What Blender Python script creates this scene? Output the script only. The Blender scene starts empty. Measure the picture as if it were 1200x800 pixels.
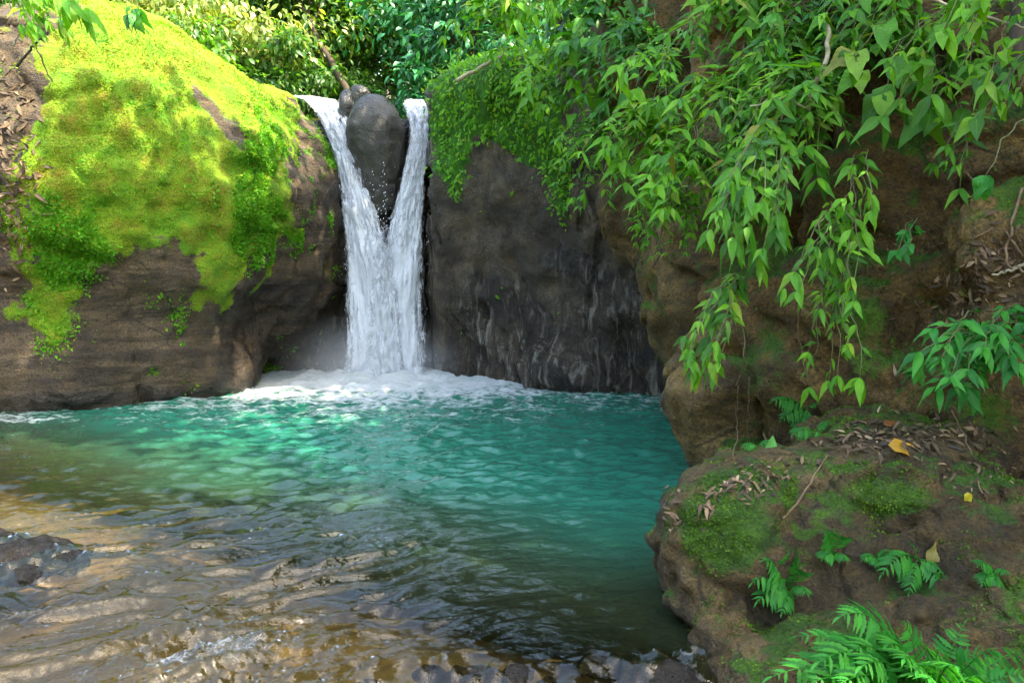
import bpy, math, random
import numpy as np
random.seed(7)
RNG = np.random.default_rng(11)
SC = bpy.context.scene
COL = SC.collection
rad = math.radians

# ------------------------------------------------------------------ camera frame
F = 942.0
CAM_Z = 1.7
PITCH = math.atan(70 / F)
ca, sa = math.cos(PITCH), math.sin(PITCH)

def P(px, py, D):
    """point seen at photo pixel (px, py) that stands D metres ahead"""
    xc, yc = (px - 600) / F, (400 - py) / F
    d = np.array([xc, ca + yc * sa, -sa + yc * ca])
    return np.array([0, 0, CAM_Z]) + d * (D / d[1])

def W(px, py, z=0.0):
    xc, yc = (px - 600) / F, (400 - py) / F
    d = np.array([xc, ca + yc * sa, -sa + yc * ca])
    return np.array([0, 0, CAM_Z]) + d * ((z - CAM_Z) / d[2])

def proj(V):
    V = np.asarray(V) - np.array([0, 0, CAM_Z])
    f = V[:, 1] * ca - V[:, 2] * sa
    u = V[:, 1] * sa + V[:, 2] * ca
    f = np.where(np.abs(f) < 1e-3, 1e-3, f)
    return 600 + F * V[:, 0] / f, 400 - F * u / f

def in_poly(px, py, poly):
    inside = np.zeros(len(px), bool)
    n = len(poly)
    for i in range(n):
        x0, y0 = poly[i]
        x1, y1 = poly[(i + 1) % n]
        c = ((y0 > py) != (y1 > py)) & (px < (x1 - x0) * (py - y0) / ((y1 - y0) + 1e-9) + x0)
        inside ^= c
    return inside

def poly_dist(px, py, poly):
    """signed pixel distance, positive inside"""
    d = np.full(len(px), 1e9)
    n = len(poly)
    for i in range(n):
        x0, y0 = poly[i]
        x1, y1 = poly[(i + 1) % n]
        ex, ey = x1 - x0, y1 - y0
        t = np.clip(((px - x0) * ex + (py - y0) * ey) / (ex * ex + ey * ey + 1e-9), 0, 1)
        d = np.minimum(d, np.hypot(px - x0 - t * ex, py - y0 - t * ey))
    return np.where(in_poly(px, py, poly), d, -d)

def sstep(a, b, x):
    t = np.clip((x - a) / (b - a), 0, 1)
    return t * t * (3 - 2 * t)

# ------------------------------------------------------------------ noise
_g = np.random.default_rng(3).normal(size=(256, 3))
_g /= np.linalg.norm(_g, axis=1)[:, None]
_p = np.random.default_rng(4).permutation(256)
_p = np.concatenate([_p, _p, _p])

def pnoise(p, seed=0):
    p = np.asarray(p, float) + seed * 17.31
    i = np.floor(p).astype(np.int64)
    f = p - i
    u = f * f * f * (f * (f * 6 - 15) + 10)
    i &= 255
    r = 0
    for dx in (0, 1):
        wx = u[:, 0] if dx else 1 - u[:, 0]
        hx = _p[(i[:, 0] + dx) & 255]
        for dy in (0, 1):
            wy = u[:, 1] if dy else 1 - u[:, 1]
            hy = _p[hx + ((i[:, 1] + dy) & 255)]
            for dz in (0, 1):
                wz = u[:, 2] if dz else 1 - u[:, 2]
                g = _g[_p[hy + ((i[:, 2] + dz) & 255)]]
                r = r + wx * wy * wz * ((f[:, 0] - dx) * g[:, 0] + (f[:, 1] - dy) * g[:, 1] + (f[:, 2] - dz) * g[:, 2])
    return r * 1.6

def fbm(p, octs=4, seed=0, gain=.5):
    p = np.asarray(p, float)
    a, s, r = 1.0, 1.0, 0
    for k in range(octs):
        r = r + a * pnoise(p * s, seed + k * 3)
        a *= gain
        s *= 2.03
    return r

def ridged(p, octs=3, seed=0):
    a, s, r = 1.0, 1.0, 0
    for k in range(octs):
        r = r + a * (1 - 2 * np.abs(pnoise(p * s, seed + k * 3)))
        a *= .5
        s *= 2.03
    return r

# ------------------------------------------------------------------ objects
def tag(o, label=None, cat=None, group=None, kind=None):
    if label: o['label'] = label
    if cat: o['category'] = cat
    if group: o['group'] = group
    if kind: o['kind'] = kind
    return o

def mesh_np(name, V, quads=None, tris=None, smooth=True, attrs=None, uv=None):
    V = np.asarray(V, np.float32)
    me = bpy.data.meshes.new(name)
    q = np.zeros((0, 4), np.int32) if quads is None else np.asarray(quads, np.int32).reshape(-1, 4)
    t = np.zeros((0, 3), np.int32) if tris is None else np.asarray(tris, np.int32).reshape(-1, 3)
    nl = q.size + t.size
    me.vertices.add(len(V)); me.vertices.foreach_set('co', V.ravel())
    me.loops.add(nl)
    lv = np.concatenate([q.ravel(), t.ravel()])
    me.loops.foreach_set('vertex_index', lv)
    me.polygons.add(len(q) + len(t))
    st = np.concatenate([np.arange(len(q)) * 4, q.size + np.arange(len(t)) * 3]).astype(np.int32)
    me.polygons.foreach_set('loop_start', st)
    me.polygons.foreach_set('use_smooth', np.full(len(st), smooth))
    if uv is not None:
        l = me.uv_layers.new(name='UVMap')
        l.data.foreach_set('uv', np.asarray(uv, np.float32)[lv].ravel())
    for k, a in (attrs or {}).items():
        at = me.attributes.new(k, 'FLOAT', 'POINT')
        at.data.foreach_set('value', np.asarray(a, np.float32))
    me.update(calc_edges=True)
    me.validate()
    return me

def obj(name, me, mat=None, parent=None, loc=None):
    """link a world-coordinate mesh as one object with its origin at loc (or its parent's)"""
    o = bpy.data.objects.new(name, me)
    COL.objects.link(o)
    if mat: me.materials.append(mat)
    if parent is not None:
        o.parent = parent
        off = world_loc(parent)
    else:
        if loc is None:
            n = len(me.vertices)
            c = np.empty(n * 3, np.float32); me.vertices.foreach_get('co', c)
            c = c.reshape(-1, 3)
            loc = [(c[:, 0].min() + c[:, 0].max()) / 2, (c[:, 1].min() + c[:, 1].max()) / 2, c[:, 2].min()]
        o.location = loc
        off = np.array(loc, float)
    n = len(me.vertices)
    c = np.empty(n * 3, np.float32); me.vertices.foreach_get('co', c)
    c = c.reshape(-1, 3) - np.asarray(off, np.float32)
    me.vertices.foreach_set('co', c.ravel()); me.update()
    return o

def world_loc(o):
    l = np.array(o.location, float)
    while o.parent is not None:
        o = o.parent
        l = l + np.array(o.location, float)
    return l

def thing(name, loc, label, cat, group=None):
    o = bpy.data.objects.new(name, None)
    COL.objects.link(o)
    o.location = [float(v) for v in loc]
    o.empty_display_size = .2
    return tag(o, label, cat, group)

# ------------------------------------------------------------------ signed distance rocks
def smin(a, b, k):
    h = np.clip(.5 + .5 * (b - a) / k, 0, 1)
    return b + (a - b) * h - k * h * (1 - h)

def ell(p, c, r):
    q = (p - c) / r
    k0 = np.linalg.norm(q, axis=1)
    k1 = np.linalg.norm(q / r, axis=1)
    return k0 * (k0 - 1) / np.maximum(k1, 1e-6)

def rbox(p, c, half, rnd, yaw=0, lean=0, roll=0):
    q = p - c
    cy, sy = math.cos(yaw), math.sin(yaw)
    x = q[:, 0] * cy + q[:, 1] * sy
    y = -q[:, 0] * sy + q[:, 1] * cy
    z = q[:, 2]
    cl, sl = math.cos(lean), math.sin(lean)
    y, z = y * cl - z * sl, y * sl + z * cl
    cr, sr = math.cos(roll), math.sin(roll)
    x, z = x * cr - z * sr, x * sr + z * cr
    d = np.abs(np.stack([x, y, z], 1)) - (np.array(half) - rnd)
    return np.linalg.norm(np.maximum(d, 0), axis=1) + np.minimum(d.max(1), 0) - rnd

def blob(px, py, D, rx, ry, rd):
    return ('e', P(px, py, D), np.array([rx / F * D, rd, ry / F * D]))

def union(prims, k):
    def f(p):
        d = None
        for s in prims:
            if s[0] == 'e': e = ell(p, s[1], s[2])
            else: e = rbox(p, s[1], *s[2:])
            d = e if d is None else smin(d, e, k)
        return d
    return f

def surface_net(f, lo, hi, h, noise=None, amp=0.0):
    lo, hi = np.array(lo, float), np.array(hi, float)
    n = np.ceil((hi - lo) / h).astype(int) + 1
    ax = [lo[i] + h * np.arange(n[i]) for i in range(3)]
    g = np.stack(np.meshgrid(*ax, indexing='ij'), -1).reshape(-1, 3)
    # coarse pass first, exact values only near the surface
    K = 4
    nc = [int(math.ceil(m / K)) + 1 for m in n]
    cg = np.stack(np.meshgrid(*[lo[i] + h * K * np.arange(nc[i]) for i in range(3)], indexing='ij'), -1).reshape(-1, 3)
    cv = f(cg).reshape(nc)
    ci = [np.minimum(np.round(np.arange(n[i]) / K).astype(int), nc[i] - 1) for i in range(3)]
    v = cv[np.ix_(*ci)].ravel().copy()
    near = np.flatnonzero(np.abs(v) < K * h * 1.3 + 1.5 * amp)
    for s in range(0, len(near), 400000):
        v[near[s:s + 400000]] = f(g[near[s:s + 400000]])
    if noise is not None:
        m = np.abs(v) < amp * 1.3 + 2 * h
        v[m] += noise(g[m])
    v = v.reshape(n)
    v[0] = v[-1] = h; v[:, 0] = v[:, -1] = h; v[:, :, 0] = v[:, :, -1] = h
    ins = v < 0
    c = [n[0] - 1, n[1] - 1, n[2] - 1]
    cnt = np.zeros(c, np.int8)
    offs = [(a, b, d) for a in (0, 1) for b in (0, 1) for d in (0, 1)]
    def cor(A, o): return A[o[0]:o[0] + c[0], o[1]:o[1] + c[1], o[2]:o[2] + c[2]]
    for o in offs: cnt += cor(ins, o)
    act = (cnt > 0) & (cnt < 8)
    idx = np.full(c, -1, np.int64)
    ai = np.argwhere(act)
    idx[act] = np.arange(len(ai))
    vals = np.stack([cor(v, o)[act] for o in offs], 1)
    acc = np.zeros((len(ai), 3)); num = np.zeros(len(ai))
    for a in range(8):
        for b in range(a + 1, 8):
            oa, ob = np.array(offs[a]), np.array(offs[b])
            if np.abs(oa - ob).sum() != 1: continue
            va, vb = vals[:, a], vals[:, b]
            m = (va < 0) != (vb < 0)
            t = np.where(m, va / np.where(m, va - vb, 1), 0)
            acc += m[:, None] * (oa + t[:, None] * (ob - oa)); num += m
    V = lo + h * (ai + acc / num[:, None])
    Q = []
    for d in range(3):
        e1, e2 = (d + 1) % 3, (d + 2) % 3
        s0 = [slice(None)] * 3; s1 = [slice(None)] * 3
        s0[d] = slice(0, n[d] - 1); s1[d] = slice(1, n[d])
        A, B = ins[tuple(s0)], ins[tuple(s1)]
        ed = np.argwhere(A != B)
        ok = (ed[:, e1] > 0) & (ed[:, e1] < n[e1] - 1) & (ed[:, e2] > 0) & (ed[:, e2] < n[e2] - 1)
        ed = ed[ok]
        flip = A[tuple(ed.T)]
        def at(o1, o2):
            q = ed.copy(); q[:, e1] -= o1; q[:, e2] -= o2
            return idx[tuple(q.T)]
        q = np.stack([at(1, 1), at(0, 1), at(0, 0), at(1, 0)], 1)
        q[~flip] = q[~flip][:, ::-1]
        Q.append(q)
    return V, np.concatenate(Q)

def vnormals(V, Q):
    fn = np.cross(V[Q[:, 2]] - V[Q[:, 0]], V[Q[:, 3]] - V[Q[:, 1]])
    N = np.zeros_like(V)
    for k in range(4): np.add.at(N, Q[:, k], fn)
    return N / (np.linalg.norm(N, axis=1)[:, None] + 1e-12)

# ------------------------------------------------------------------ tubes and leaves
def tube(pts, r0, r1, seg=6):
    pts = np.asarray(pts, float)
    n = len(pts)
    t = np.gradient(pts, axis=0)
    t /= np.linalg.norm(t, axis=1)[:, None] + 1e-9
    ref = np.where(np.abs(t[:, 2:3]) > .9, [[1., 0, 0]], [[0, 0, 1.]])
    a = np.cross(t, ref); a /= np.linalg.norm(a, axis=1)[:, None] + 1e-9
    b = np.cross(t, a)
    r = np.linspace(r0, r1, n)
    ang = np.arange(seg) * 2 * math.pi / seg
    V = pts[:, None, :] + r[:, None, None] * (np.cos(ang)[None, :, None] * a[:, None] + np.sin(ang)[None, :, None] * b[:, None])
    V = V.reshape(-1, 3)
    i = np.arange(n - 1)[:, None] * seg + np.arange(seg)[None]
    j = np.arange(n - 1)[:, None] * seg + (np.arange(seg)[None] + 1) % seg
    Q = np.stack([i, j, j + seg, i + seg], -1).reshape(-1, 4)
    V = np.concatenate([V, pts[:1], pts[-1:]])
    T = [[len(V) - 2, (k + 1) % seg, k] for k in range(seg)] + [[len(V) - 1, (n - 1) * seg + k, (n - 1) * seg + (k + 1) % seg] for k in range(seg)]
    return V, Q, np.array(T)

class Bag:
    def __init__(s): s.V, s.Q, s.T, s.U, s.n = [], [], [], [], 0
    def add(s, V, Q=None, T=None, U=None):
        s.V.append(V)
        if Q is not None and len(Q): s.Q.append(np.asarray(Q) + s.n)
        if T is not None and len(T): s.T.append(np.asarray(T) + s.n)
        s.U.append(np.zeros((len(V), 2)) if U is None else U)
        s.n += len(V)
    def mesh(s, name, smooth=True, attrs=None):
        return mesh_np(name, np.concatenate(s.V), np.concatenate(s.Q) if s.Q else None,
                       np.concatenate(s.T) if s.T else None, smooth, attrs, np.concatenate(s.U))

def bez(a, b, c, n=12):
    t = np.linspace(0, 1, n)[:, None]
    return (1 - t) ** 2 * np.asarray(a) + 2 * t * (1 - t) * np.asarray(b) + t * t * np.asarray(c)

def wiggle(pts, amp, seed=0, freq=3):
    t = np.linspace(0, 1, len(pts))[:, None] * freq * np.ones((1, 3)) + np.array([[seed * 1.7, seed * .9, 0]])
    w = np.stack([pnoise(t, 1), pnoise(t, 5), pnoise(t, 9)], 1)
    w *= np.minimum(1, np.linspace(0, 3, len(pts)))[:, None]
    return pts + amp * w

def leaf_template(width, segs=6, fold=.18, droop=.25, shape='lance', wave=0.0, teeth=0):
    """leaf along +X, unit length; returns V, Q, T, UV (u along, v across)"""
    V, U = [], []
    for i in range(segs + 1):
        t = i / segs
        if shape == 'lance': w = math.sin(math.pi * t ** .75) * (1 - .25 * t)
        elif shape == 'ovate': w = math.sin(math.pi * t ** .6) ** .85
        else: w = math.sin(math.pi * t)
        if teeth: w *= (1.0 if i % 2 else .62)
        w = max(w, 0) * width / 2
        if i == 0: w = .012
        if i == segs: w = .002
        z = -droop * t * t
        for s in (-1, 0, 1):
            zz = z + (abs(s) * fold * w * 2) + (wave * math.sin(t * 9 + s * 1.3) * w if s else 0)
            V.append((t, s * w, zz)); U.append((t, .5 + .5 * s))
    Q = []
    for i in range(segs):
        for s in (0, 1):
            a = i * 3 + s
            Q.append((a, a + 3, a + 4, a + 1))
    return np.array(V, float), np.array(Q)[:, ::-1], None, np.array(U, float)

TINY = (np.array([[0, 0, 0], [.5, -.26, .05], [1, 0, -.12], [.5, .26, .05]], float), np.array([[0, 1, 2, 3]]), None,
        np.array([[0, .5], [.5, 0], [1, .5], [.5, 1.]]))
SMALL = (np.array([[0, 0, 0], [.35, -.24, .06], [.38, 0, 0], [.35, .24, .06], [.75, -.15, -.02], [.78, 0, -.08], [.75, .15, -.02], [1, 0, -.2]], float),
         np.array([[0, 1, 2, 2], [1, 4, 5, 2], [2, 5, 6, 3]])[1:], np.array([[0, 1, 2], [0, 2, 3], [4, 7, 5], [5, 7, 6]]),
         np.array([[0, .5], [.35, 0], [.38, .5], [.35, 1], [.75, 0], [.75, .5], [.75, 1], [1, .5]]))

def frames(d, up):
    """right-handed frames with x along d and z near up"""
    d = d / (np.linalg.norm(d, axis=1)[:, None] + 1e-9)
    y = np.cross(up, d)
    y /= np.linalg.norm(y, axis=1)[:, None] + 1e-9
    z = np.cross(d, y)
    return np.stack([d, y, z], 2)

def stamp(bag, tmpl, pos, R, scale):
    V, Q, T, U = tmpl
    m, n = len(pos), len(V)
    if m == 0: return
    sc = np.asarray(scale, float).reshape(m, 1, 1) * np.ones((m, 1, 1))
    X = np.einsum('mij,nj->mni', R, V) * sc + np.asarray(pos)[:, None]
    off = (np.arange(m) * n)[:, None, None]
    bag.add(X.reshape(-1, 3), (Q[None] + off).reshape(-1, 4) if Q is not None else None,
            (T[None] + off).reshape(-1, 3) if T is not None else None, np.tile(U, (m, 1)))

def rand_dirs(m):
    d = RNG.normal(size=(m, 3))
    return d / np.linalg.norm(d, axis=1)[:, None]
SKY, SUN, EXPO = .15, 2.15, 3.05
# ------------------------------------------------------------------ materials
class G:
    def __init__(s, name):
        s.m = bpy.data.materials.new(name); s.m.use_nodes = True
        s.t = s.m.node_tree; s.t.nodes.clear()
        s.out = s.t.nodes.new('ShaderNodeOutputMaterial')
    def n(s, typ, ins=None, **props):
        nd = s.t.nodes.new('ShaderNode' + typ)
        for k, v in props.items(): setattr(nd, k, v)
        for k, v in (ins or {}).items(): s.put(nd.inputs[k], v)
        return nd
    def put(s, sock, v):
        if isinstance(v, bpy.types.NodeSocket): s.t.links.new(v, sock)
        elif isinstance(v, bpy.types.Node): s.t.links.new(v.outputs[0], sock)
        elif isinstance(v, (tuple, list)) and len(v) == 3 and sock.type == 'RGBA': sock.default_value = (*v, 1)
        else: sock.default_value = v
    def noise(s, vec, scale, detail=5, rough=.55, dist=0.0):
        return s.n('TexNoise', {'Vector': vec, 'Scale': scale, 'Detail': detail, 'Roughness': rough, 'Distortion': dist}).outputs[0]
    def ramp(s, fac, stops):
        nd = s.n('ValToRGB', {0: fac})
        el = nd.color_ramp.elements
        while len(el) < len(stops): el.new(.5)
        for e, (p, c) in zip(el, stops):
            e.position = p
            e.color = (*c, 1) if len(c) == 3 else c
        return nd.outputs[0]
    def mapr(s, v, a, b, c=0.0, d=1.0, smooth=True):
        return s.n('MapRange', {0: v, 1: a, 2: b, 3: c, 4: d}, interpolation_type='SMOOTHSTEP' if smooth else 'LINEAR').outputs[0]
    def mix(s, f, a, b):
        nd = s.n('Mix', data_type='RGBA')
        s.put(nd.inputs[0], f); s.put(nd.inputs[6], a); s.put(nd.inputs[7], b)
        return nd.outputs[2]
    def mul(s, a, b):
        nd = s.n('Mix', data_type='RGBA', blend_type='MULTIPLY')
        nd.inputs[0].default_value = 1
        s.put(nd.inputs[6], a); s.put(nd.inputs[7], b)
        return nd.outputs[2]
    def math(s, op, a, b=0.0):
        return s.n('Math', {0: a, 1: b}, operation=op).outputs[0]
    def attr(s, name): return s.n('Attribute', attribute_name=name).outputs['Fac']
    def scale(s, vec, v): 
        return s.n('Mapping', {'Vector': vec, 'Scale': v}).outputs[0]
    def bump(s, h, strength, dist=.05, normal=None):
        ins = {'Height': h, 'Strength': strength, 'Distance': dist}
        if normal is not None: ins['Normal'] = normal
        return s.n('Bump', ins).outputs[0]
    def done(s, shader):
        s.t.links.new(shader if isinstance(shader, bpy.types.NodeSocket) else shader.outputs[0], s.out.inputs['Surface'])
        return s.m

def rock_mat(name, cols, moss=((.05, .12, .01), (.13, .22, .015)), strata=(1, 1, 5), flute=0.0, bumpy=1.0, scale=1.0, dry_rough=.85, streak=None):
    g = G(name)
    co = g.n('TexCoord').outputs['Object']
    n1 = g.noise(co, .9 * scale, 7, .6, .3)
    n2 = g.noise(co, 7 * scale, 6, .65)
    n3 = g.noise(co, 42 * scale, 4, .6)
    n4 = g.noise(co, 17 * scale, 5, .65, .8)
    st = g.noise(g.scale(co, strata), 1.6 * scale, 6, .6, .6)
    base = g.ramp(n1, [(.3, cols[0]), (.48, cols[1]), (.62, cols[2]), (.75, cols[1])])
    base = g.mix(g.mapr(st, .38, .66), base, g.mul(base, (.42, .42, .44)))
    base = g.mul(base, g.ramp(n2, [(.25, (.5, .5, .5)), (.5, (.95, .95, .95)), (.75, (1.35, 1.3, 1.22))]))
    base = g.mul(base, g.ramp(n3, [(.32, (.5, .5, .5)), (.5, (.95, .95, .95)), (.68, (1.4, 1.36, 1.3))]))
    base = g.mix(g.mapr(n4, .44, .30, 0, .75), base, g.mul(base, (.22, .2, .18)))
    h = g.math('ADD', g.math('MULTIPLY', st, .5), g.math('ADD', g.math('MULTIPLY', n2, .45), g.math('ADD', g.math('MULTIPLY', n4, .34), g.math('MULTIPLY', n3, .16))))
    if flute:
        fl = g.noise(g.scale(co, (1, 1, .22)), 7.5, 6, .65, .9)
        h = g.math('ADD', h, g.math('MULTIPLY', fl, flute))
        lowm = g.mapr(g.math('ADD', g.attr('wet'), g.math('MULTIPLY', g.math('SUBTRACT', n1, .5), 1.2)), .3, 1.05)
        base = g.mix(g.math('MULTIPLY', lowm, g.mapr(fl, .50, .68, 0, .72)), base, streak or (.3, .29, .27))
        base = g.mix(g.mapr(fl, .46, .3, 0, .65), base, (.02, .018, .016))
    vo = g.n('TexVoronoi', {'Vector': g.scale(co, (1, 1, 1.6)), 'Scale': 1.3 * scale, 'Randomness': 1.0}, feature='DISTANCE_TO_EDGE').outputs[0]
    crack = g.math('MULTIPLY', g.mapr(vo, .0, .03, 1, 0), g.mapr(n1, .5, .6))
    base = g.mix(g.math('MULTIPLY', crack, .7), base, (.015, .012, .01))
    wet = g.attr('wet')  # damp rock; on the dome also the painted shade of the recess
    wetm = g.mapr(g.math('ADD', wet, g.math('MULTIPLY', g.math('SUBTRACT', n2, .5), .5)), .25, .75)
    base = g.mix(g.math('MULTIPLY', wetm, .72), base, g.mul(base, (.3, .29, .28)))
    ms = g.attr('moss')
    mm = g.noise(co, 2.6, 7, .7)
    m = g.mapr(g.math('ADD', ms, g.math('MULTIPLY', g.math('SUBTRACT', mm, .5), 1.7)), .42, .62)
    mc = g.ramp(g.noise(co, 3.3, 6, .65), [(.3, moss[0]), (.5, moss[1]), (.68, moss[-1])])
    mc = g.mul(mc, g.ramp(g.noise(co, 60, 3), [(.3, (.45, .5, .45)), (.65, (1.25, 1.25, 1.2))]))
    col = g.mix(m, base, mc)
    rough = g.math('MULTIPLY', g.mapr(wetm, 0, 1, dry_rough, .17), g.mapr(n2, .3, .7, .8, 1.2))
    rough = g.math('MAXIMUM', rough, g.math('MULTIPLY', m, .95))
    b1 = g.bump(h, .95 * bumpy, .14)
    b2 = g.bump(g.math('ADD', g.noise(co, 26 * scale, 5, .7), g.math('MULTIPLY', m, g.noise(co, 90, 3, .7))), .5 * bumpy, .03, b1)
    return g.done(g.n('BsdfPrincipled', {'Base Color': col, 'Roughness': rough, 'Normal': b2, 'Specular IOR Level': .45}))

def leaf_mat(name, stops, rough=.38, trans=.35, vein=.35, scale=1.0, spec=.5):
    """stops: colour ramp over a per-leaf random number"""
    g = G(name)
    rnd = g.n('NewGeometry').outputs['Random Per Island']
    uv = g.n('SeparateXYZ', {0: g.n('TexCoord').outputs['UV']})
    v = g.math('ABSOLUTE', g.math('SUBTRACT', uv.outputs[1], .5))
    col = g.ramp(rnd, stops)
    co = g.n('TexCoord').outputs['Object']
    col = g.mul(col, g.ramp(g.noise(co, 9, 4), [(.3, (.72, .76, .7)), (.7, (1.2, 1.15, 1.2))]))
    if vein:
        mid = g.mapr(v, .0, .06, 1, 0)
        w = g.math('SINE', g.math('MULTIPLY', g.math('SUBTRACT', uv.outputs[0], g.math('MULTIPLY', v, .5)), 62))
        sv = g.math('MULTIPLY', g.mapr(w, .55, 1), .3)
        f = g.math('MULTIPLY', g.math('MAXIMUM', mid, sv), vein)
        col = g.mix(f, col, (.24, .36, .12))
        nrm = g.bump(w, .25, .004)
        ins = {'Normal': nrm}
    else: ins = {}
    ins.update({'Base Color': col, 'Roughness': rough, 'Specular IOR Level': spec})
    p = g.n('BsdfPrincipled', ins)
    tc = g.mul(col, (1.5, 1.45, .6))
    tr = g.n('BsdfTranslucent', {'Color': tc})
    return g.done(g.n('MixShader', {0: trans, 1: p, 2: tr}))

def plain_mat(name, c0, c1, scale=8, rough=.8, stretch=(1, 1, 1), bump=.5):
    g = G(name)
    co = g.scale(g.n('TexCoord').outputs['Object'], stretch)
    n = g.noise(co, scale, 6, .65)
    return g.done(g.n('BsdfPrincipled', {'Base Color': g.ramp(n, [(.3, c0), (.7, c1)]), 'Roughness': rough, 'Normal': g.bump(n, bump, .02)}))

M = {}
M['dome'] = rock_mat('mossy sandstone', ((.05, .036, .02), (.095, .066, .034), (.15, .105, .06)),
                     moss=((.20, .16, .007), (.17, .27, .005), (.10, .27, .006)), strata=(.6, .6, 4.5))
M['wetrock'] = rock_mat('wet dark rock', ((.045, .034, .02), (.09, .068, .040), (.155, .12, .078)),
                        moss=((.02, .09, .004), (.04, .16, .006), (.06, .22, .01)), flute=.8, strata=(1, 1, 1.5), streak=(.62, .57, .48))
M['plug'] = rock_mat('dark smooth stone', ((.022, .021, .014), (.032, .030, .02), (.048, .044, .03)), moss=((.02, .04, .008), (.04, .06, .01)), dry_rough=.5, bumpy=.5, strata=(1, 1, 1))
M['bank'] = rock_mat('brown bank rock', ((.085, .052, .014), (.18, .11, .03), (.27, .175, .056)),
                     moss=((.022, .055, .003), (.05, .115, .005), (.085, .165, .008)), strata=(1, 1, 2.2), bumpy=1.1)
M['boulder'] = rock_mat('mossy boulder rock', ((.06, .039, .012), (.125, .08, .024), (.20, .135, .05)),
                        moss=((.022, .06, .003), (.045, .115, .005), (.085, .17, .008)), strata=(1, 1, 1.6), bumpy=1.1, scale=1.6)
M['stone'] = rock_mat('stream stone', ((.04, .032, .022), (.08, .062, .042), (.13, .10, .07)), strata=(1, 1, 1.5), scale=3)
# ------------------------------------------------------------------ ground (bed, banks, gorge, plateau) in one sheet
def bed_depth(x, y):
    ye = np.maximum(6.5 - .72 * (x + 2.6), 3.6)                      # where the pool drops off
    d = .13 + .14 * sstep(3.0, 5.0, y) + .45 * sstep(ye - 1.2, ye + .6, y) + 1.3 * sstep(ye, ye + 3.5, y)
    return d

def ground_z(x, y):
    x = np.asarray(x, float); y = np.asarray(y, float)
    p = np.stack([x, y, 0 * x], 1)
    z = -bed_depth(x, y)
    z = z + .05 * fbm(p * 1.6, 4, 2) + .018 * ridged(p * 5.5, 2, 8)
    # left bank
    lb = sstep(0, 1, (-x - 6.6 - .25 * (10 - y) * (y < 10) - 0.0) / 3.5)
    z = z * (1 - lb) + lb * (1.5 + .55 * np.maximum(-x - 7, 0) + .4 * fbm(p * .3, 3, 4))
    # right bank
    rb = sstep(2.6, 4.2, x + .12 * np.minimum(y - 6, 0) - .30 * np.maximum(y - 7, 0) * 0)
    hr = np.minimum(5.6 + .35 * (x - 4), 40) * sstep(-6, 2, y) + (1 - sstep(-6, 2, y)) * 1.5
    z = z * (1 - rb) + rb * (hr + .4 * fbm(p * .35, 3, 6))
    # plateau above the fall with the stream channel
    pl = sstep(15.6, 16.6, y)
    chan = np.exp(-((x + 2.4 + .12 * (y - 16)) / 2.0) ** 2)
    top = 5.5 - .95 * chan + .30 * np.maximum(np.abs(x + 3) - 3.5, 0) + .22 * np.maximum(y - 19, 0) + .5 * fbm(p * .25, 4, 5) * (1 - chan)
    z = z * (1 - pl) + pl * top
    far = sstep(30, 120, np.hypot(x, y))
    return np.minimum(z, 45) + far * 4 * fbm(p * .02, 3, 3)

def grow(a, b, step, lo, hi, g=1.12):
    mid = list(np.arange(a, b, step))
    l, s = [], step
    v = a
    while v > lo: s *= g; v -= s; l.append(v)
    r, s = [], step
    v = mid[-1]
    while v < hi: s *= g; v += s; r.append(v)
    return np.array(l[::-1] + mid + r)

def grid_mesh(name, X, Y, Z, attrs=None):
    ny, nx = X.shape
    V = np.stack([X, Y, Z], -1).reshape(-1, 3)
    i = (np.arange(ny - 1)[:, None] * nx + np.arange(nx - 1)[None]).ravel()
    Q = np.stack([i, i + 1, i + nx + 1, i + nx], 1)
    return mesh_np(name, V, Q, attrs=attrs)

gx = grow(-6, 3.4, .055, -260, 260)
gy = grow(1.6, 9, .055, -120, 320)
GX, GY = np.meshgrid(gx, gy)
GZ = ground_z(GX.ravel(), GY.ravel()).reshape(GX.shape)

def ground_mat():
    g = G('stream bed and forest soil')
    co = g.n('TexCoord').outputs['Object']
    pos = g.n('SeparateXYZ', {0: g.n('NewGeometry').outputs['Position']})
    n1, n2 = g.noise(co, 1.3, 6, .6), g.noise(co, 9, 5, .6)
    vo = g.n('TexVoronoi', {'Vector': co, 'Scale': 11.0, 'Randomness': 1.0})
    peb = g.ramp(vo.outputs['Color'], [(.2, (.03, .022, .009)), (.5, (.065, .045, .016)), (.8, (.11, .08, .035))])
    sand = g.ramp(n1, [(.3, (.05, .037, .012)), (.5, (.095, .064, .019)), (.7, (.15, .088, .025))])
    bed = g.mix(g.mapr(n2, .45, .62, 0, .55), sand, peb)
    soil = g.ramp(n2, [(.3, (.03, .025, .012)), (.55, (.06, .045, .02)), (.7, (.035, .06, .012))])
    col = g.mix(g.mapr(pos.outputs[2], .05, .5), bed, soil)
    h = g.math('ADD', g.math('MULTIPLY', vo.outputs['Distance'], -.5), n2)
    return g.done(g.n('BsdfPrincipled', {'Base Color': col, 'Roughness': .85, 'Normal': g.bump(h, .8, .04)}))
M['ground'] = ground_mat()
ground = tag(obj('ground', grid_mesh('ground', GX, GY, GZ), M['ground'], loc=(0, 0, 0)), kind='structure')

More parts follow.
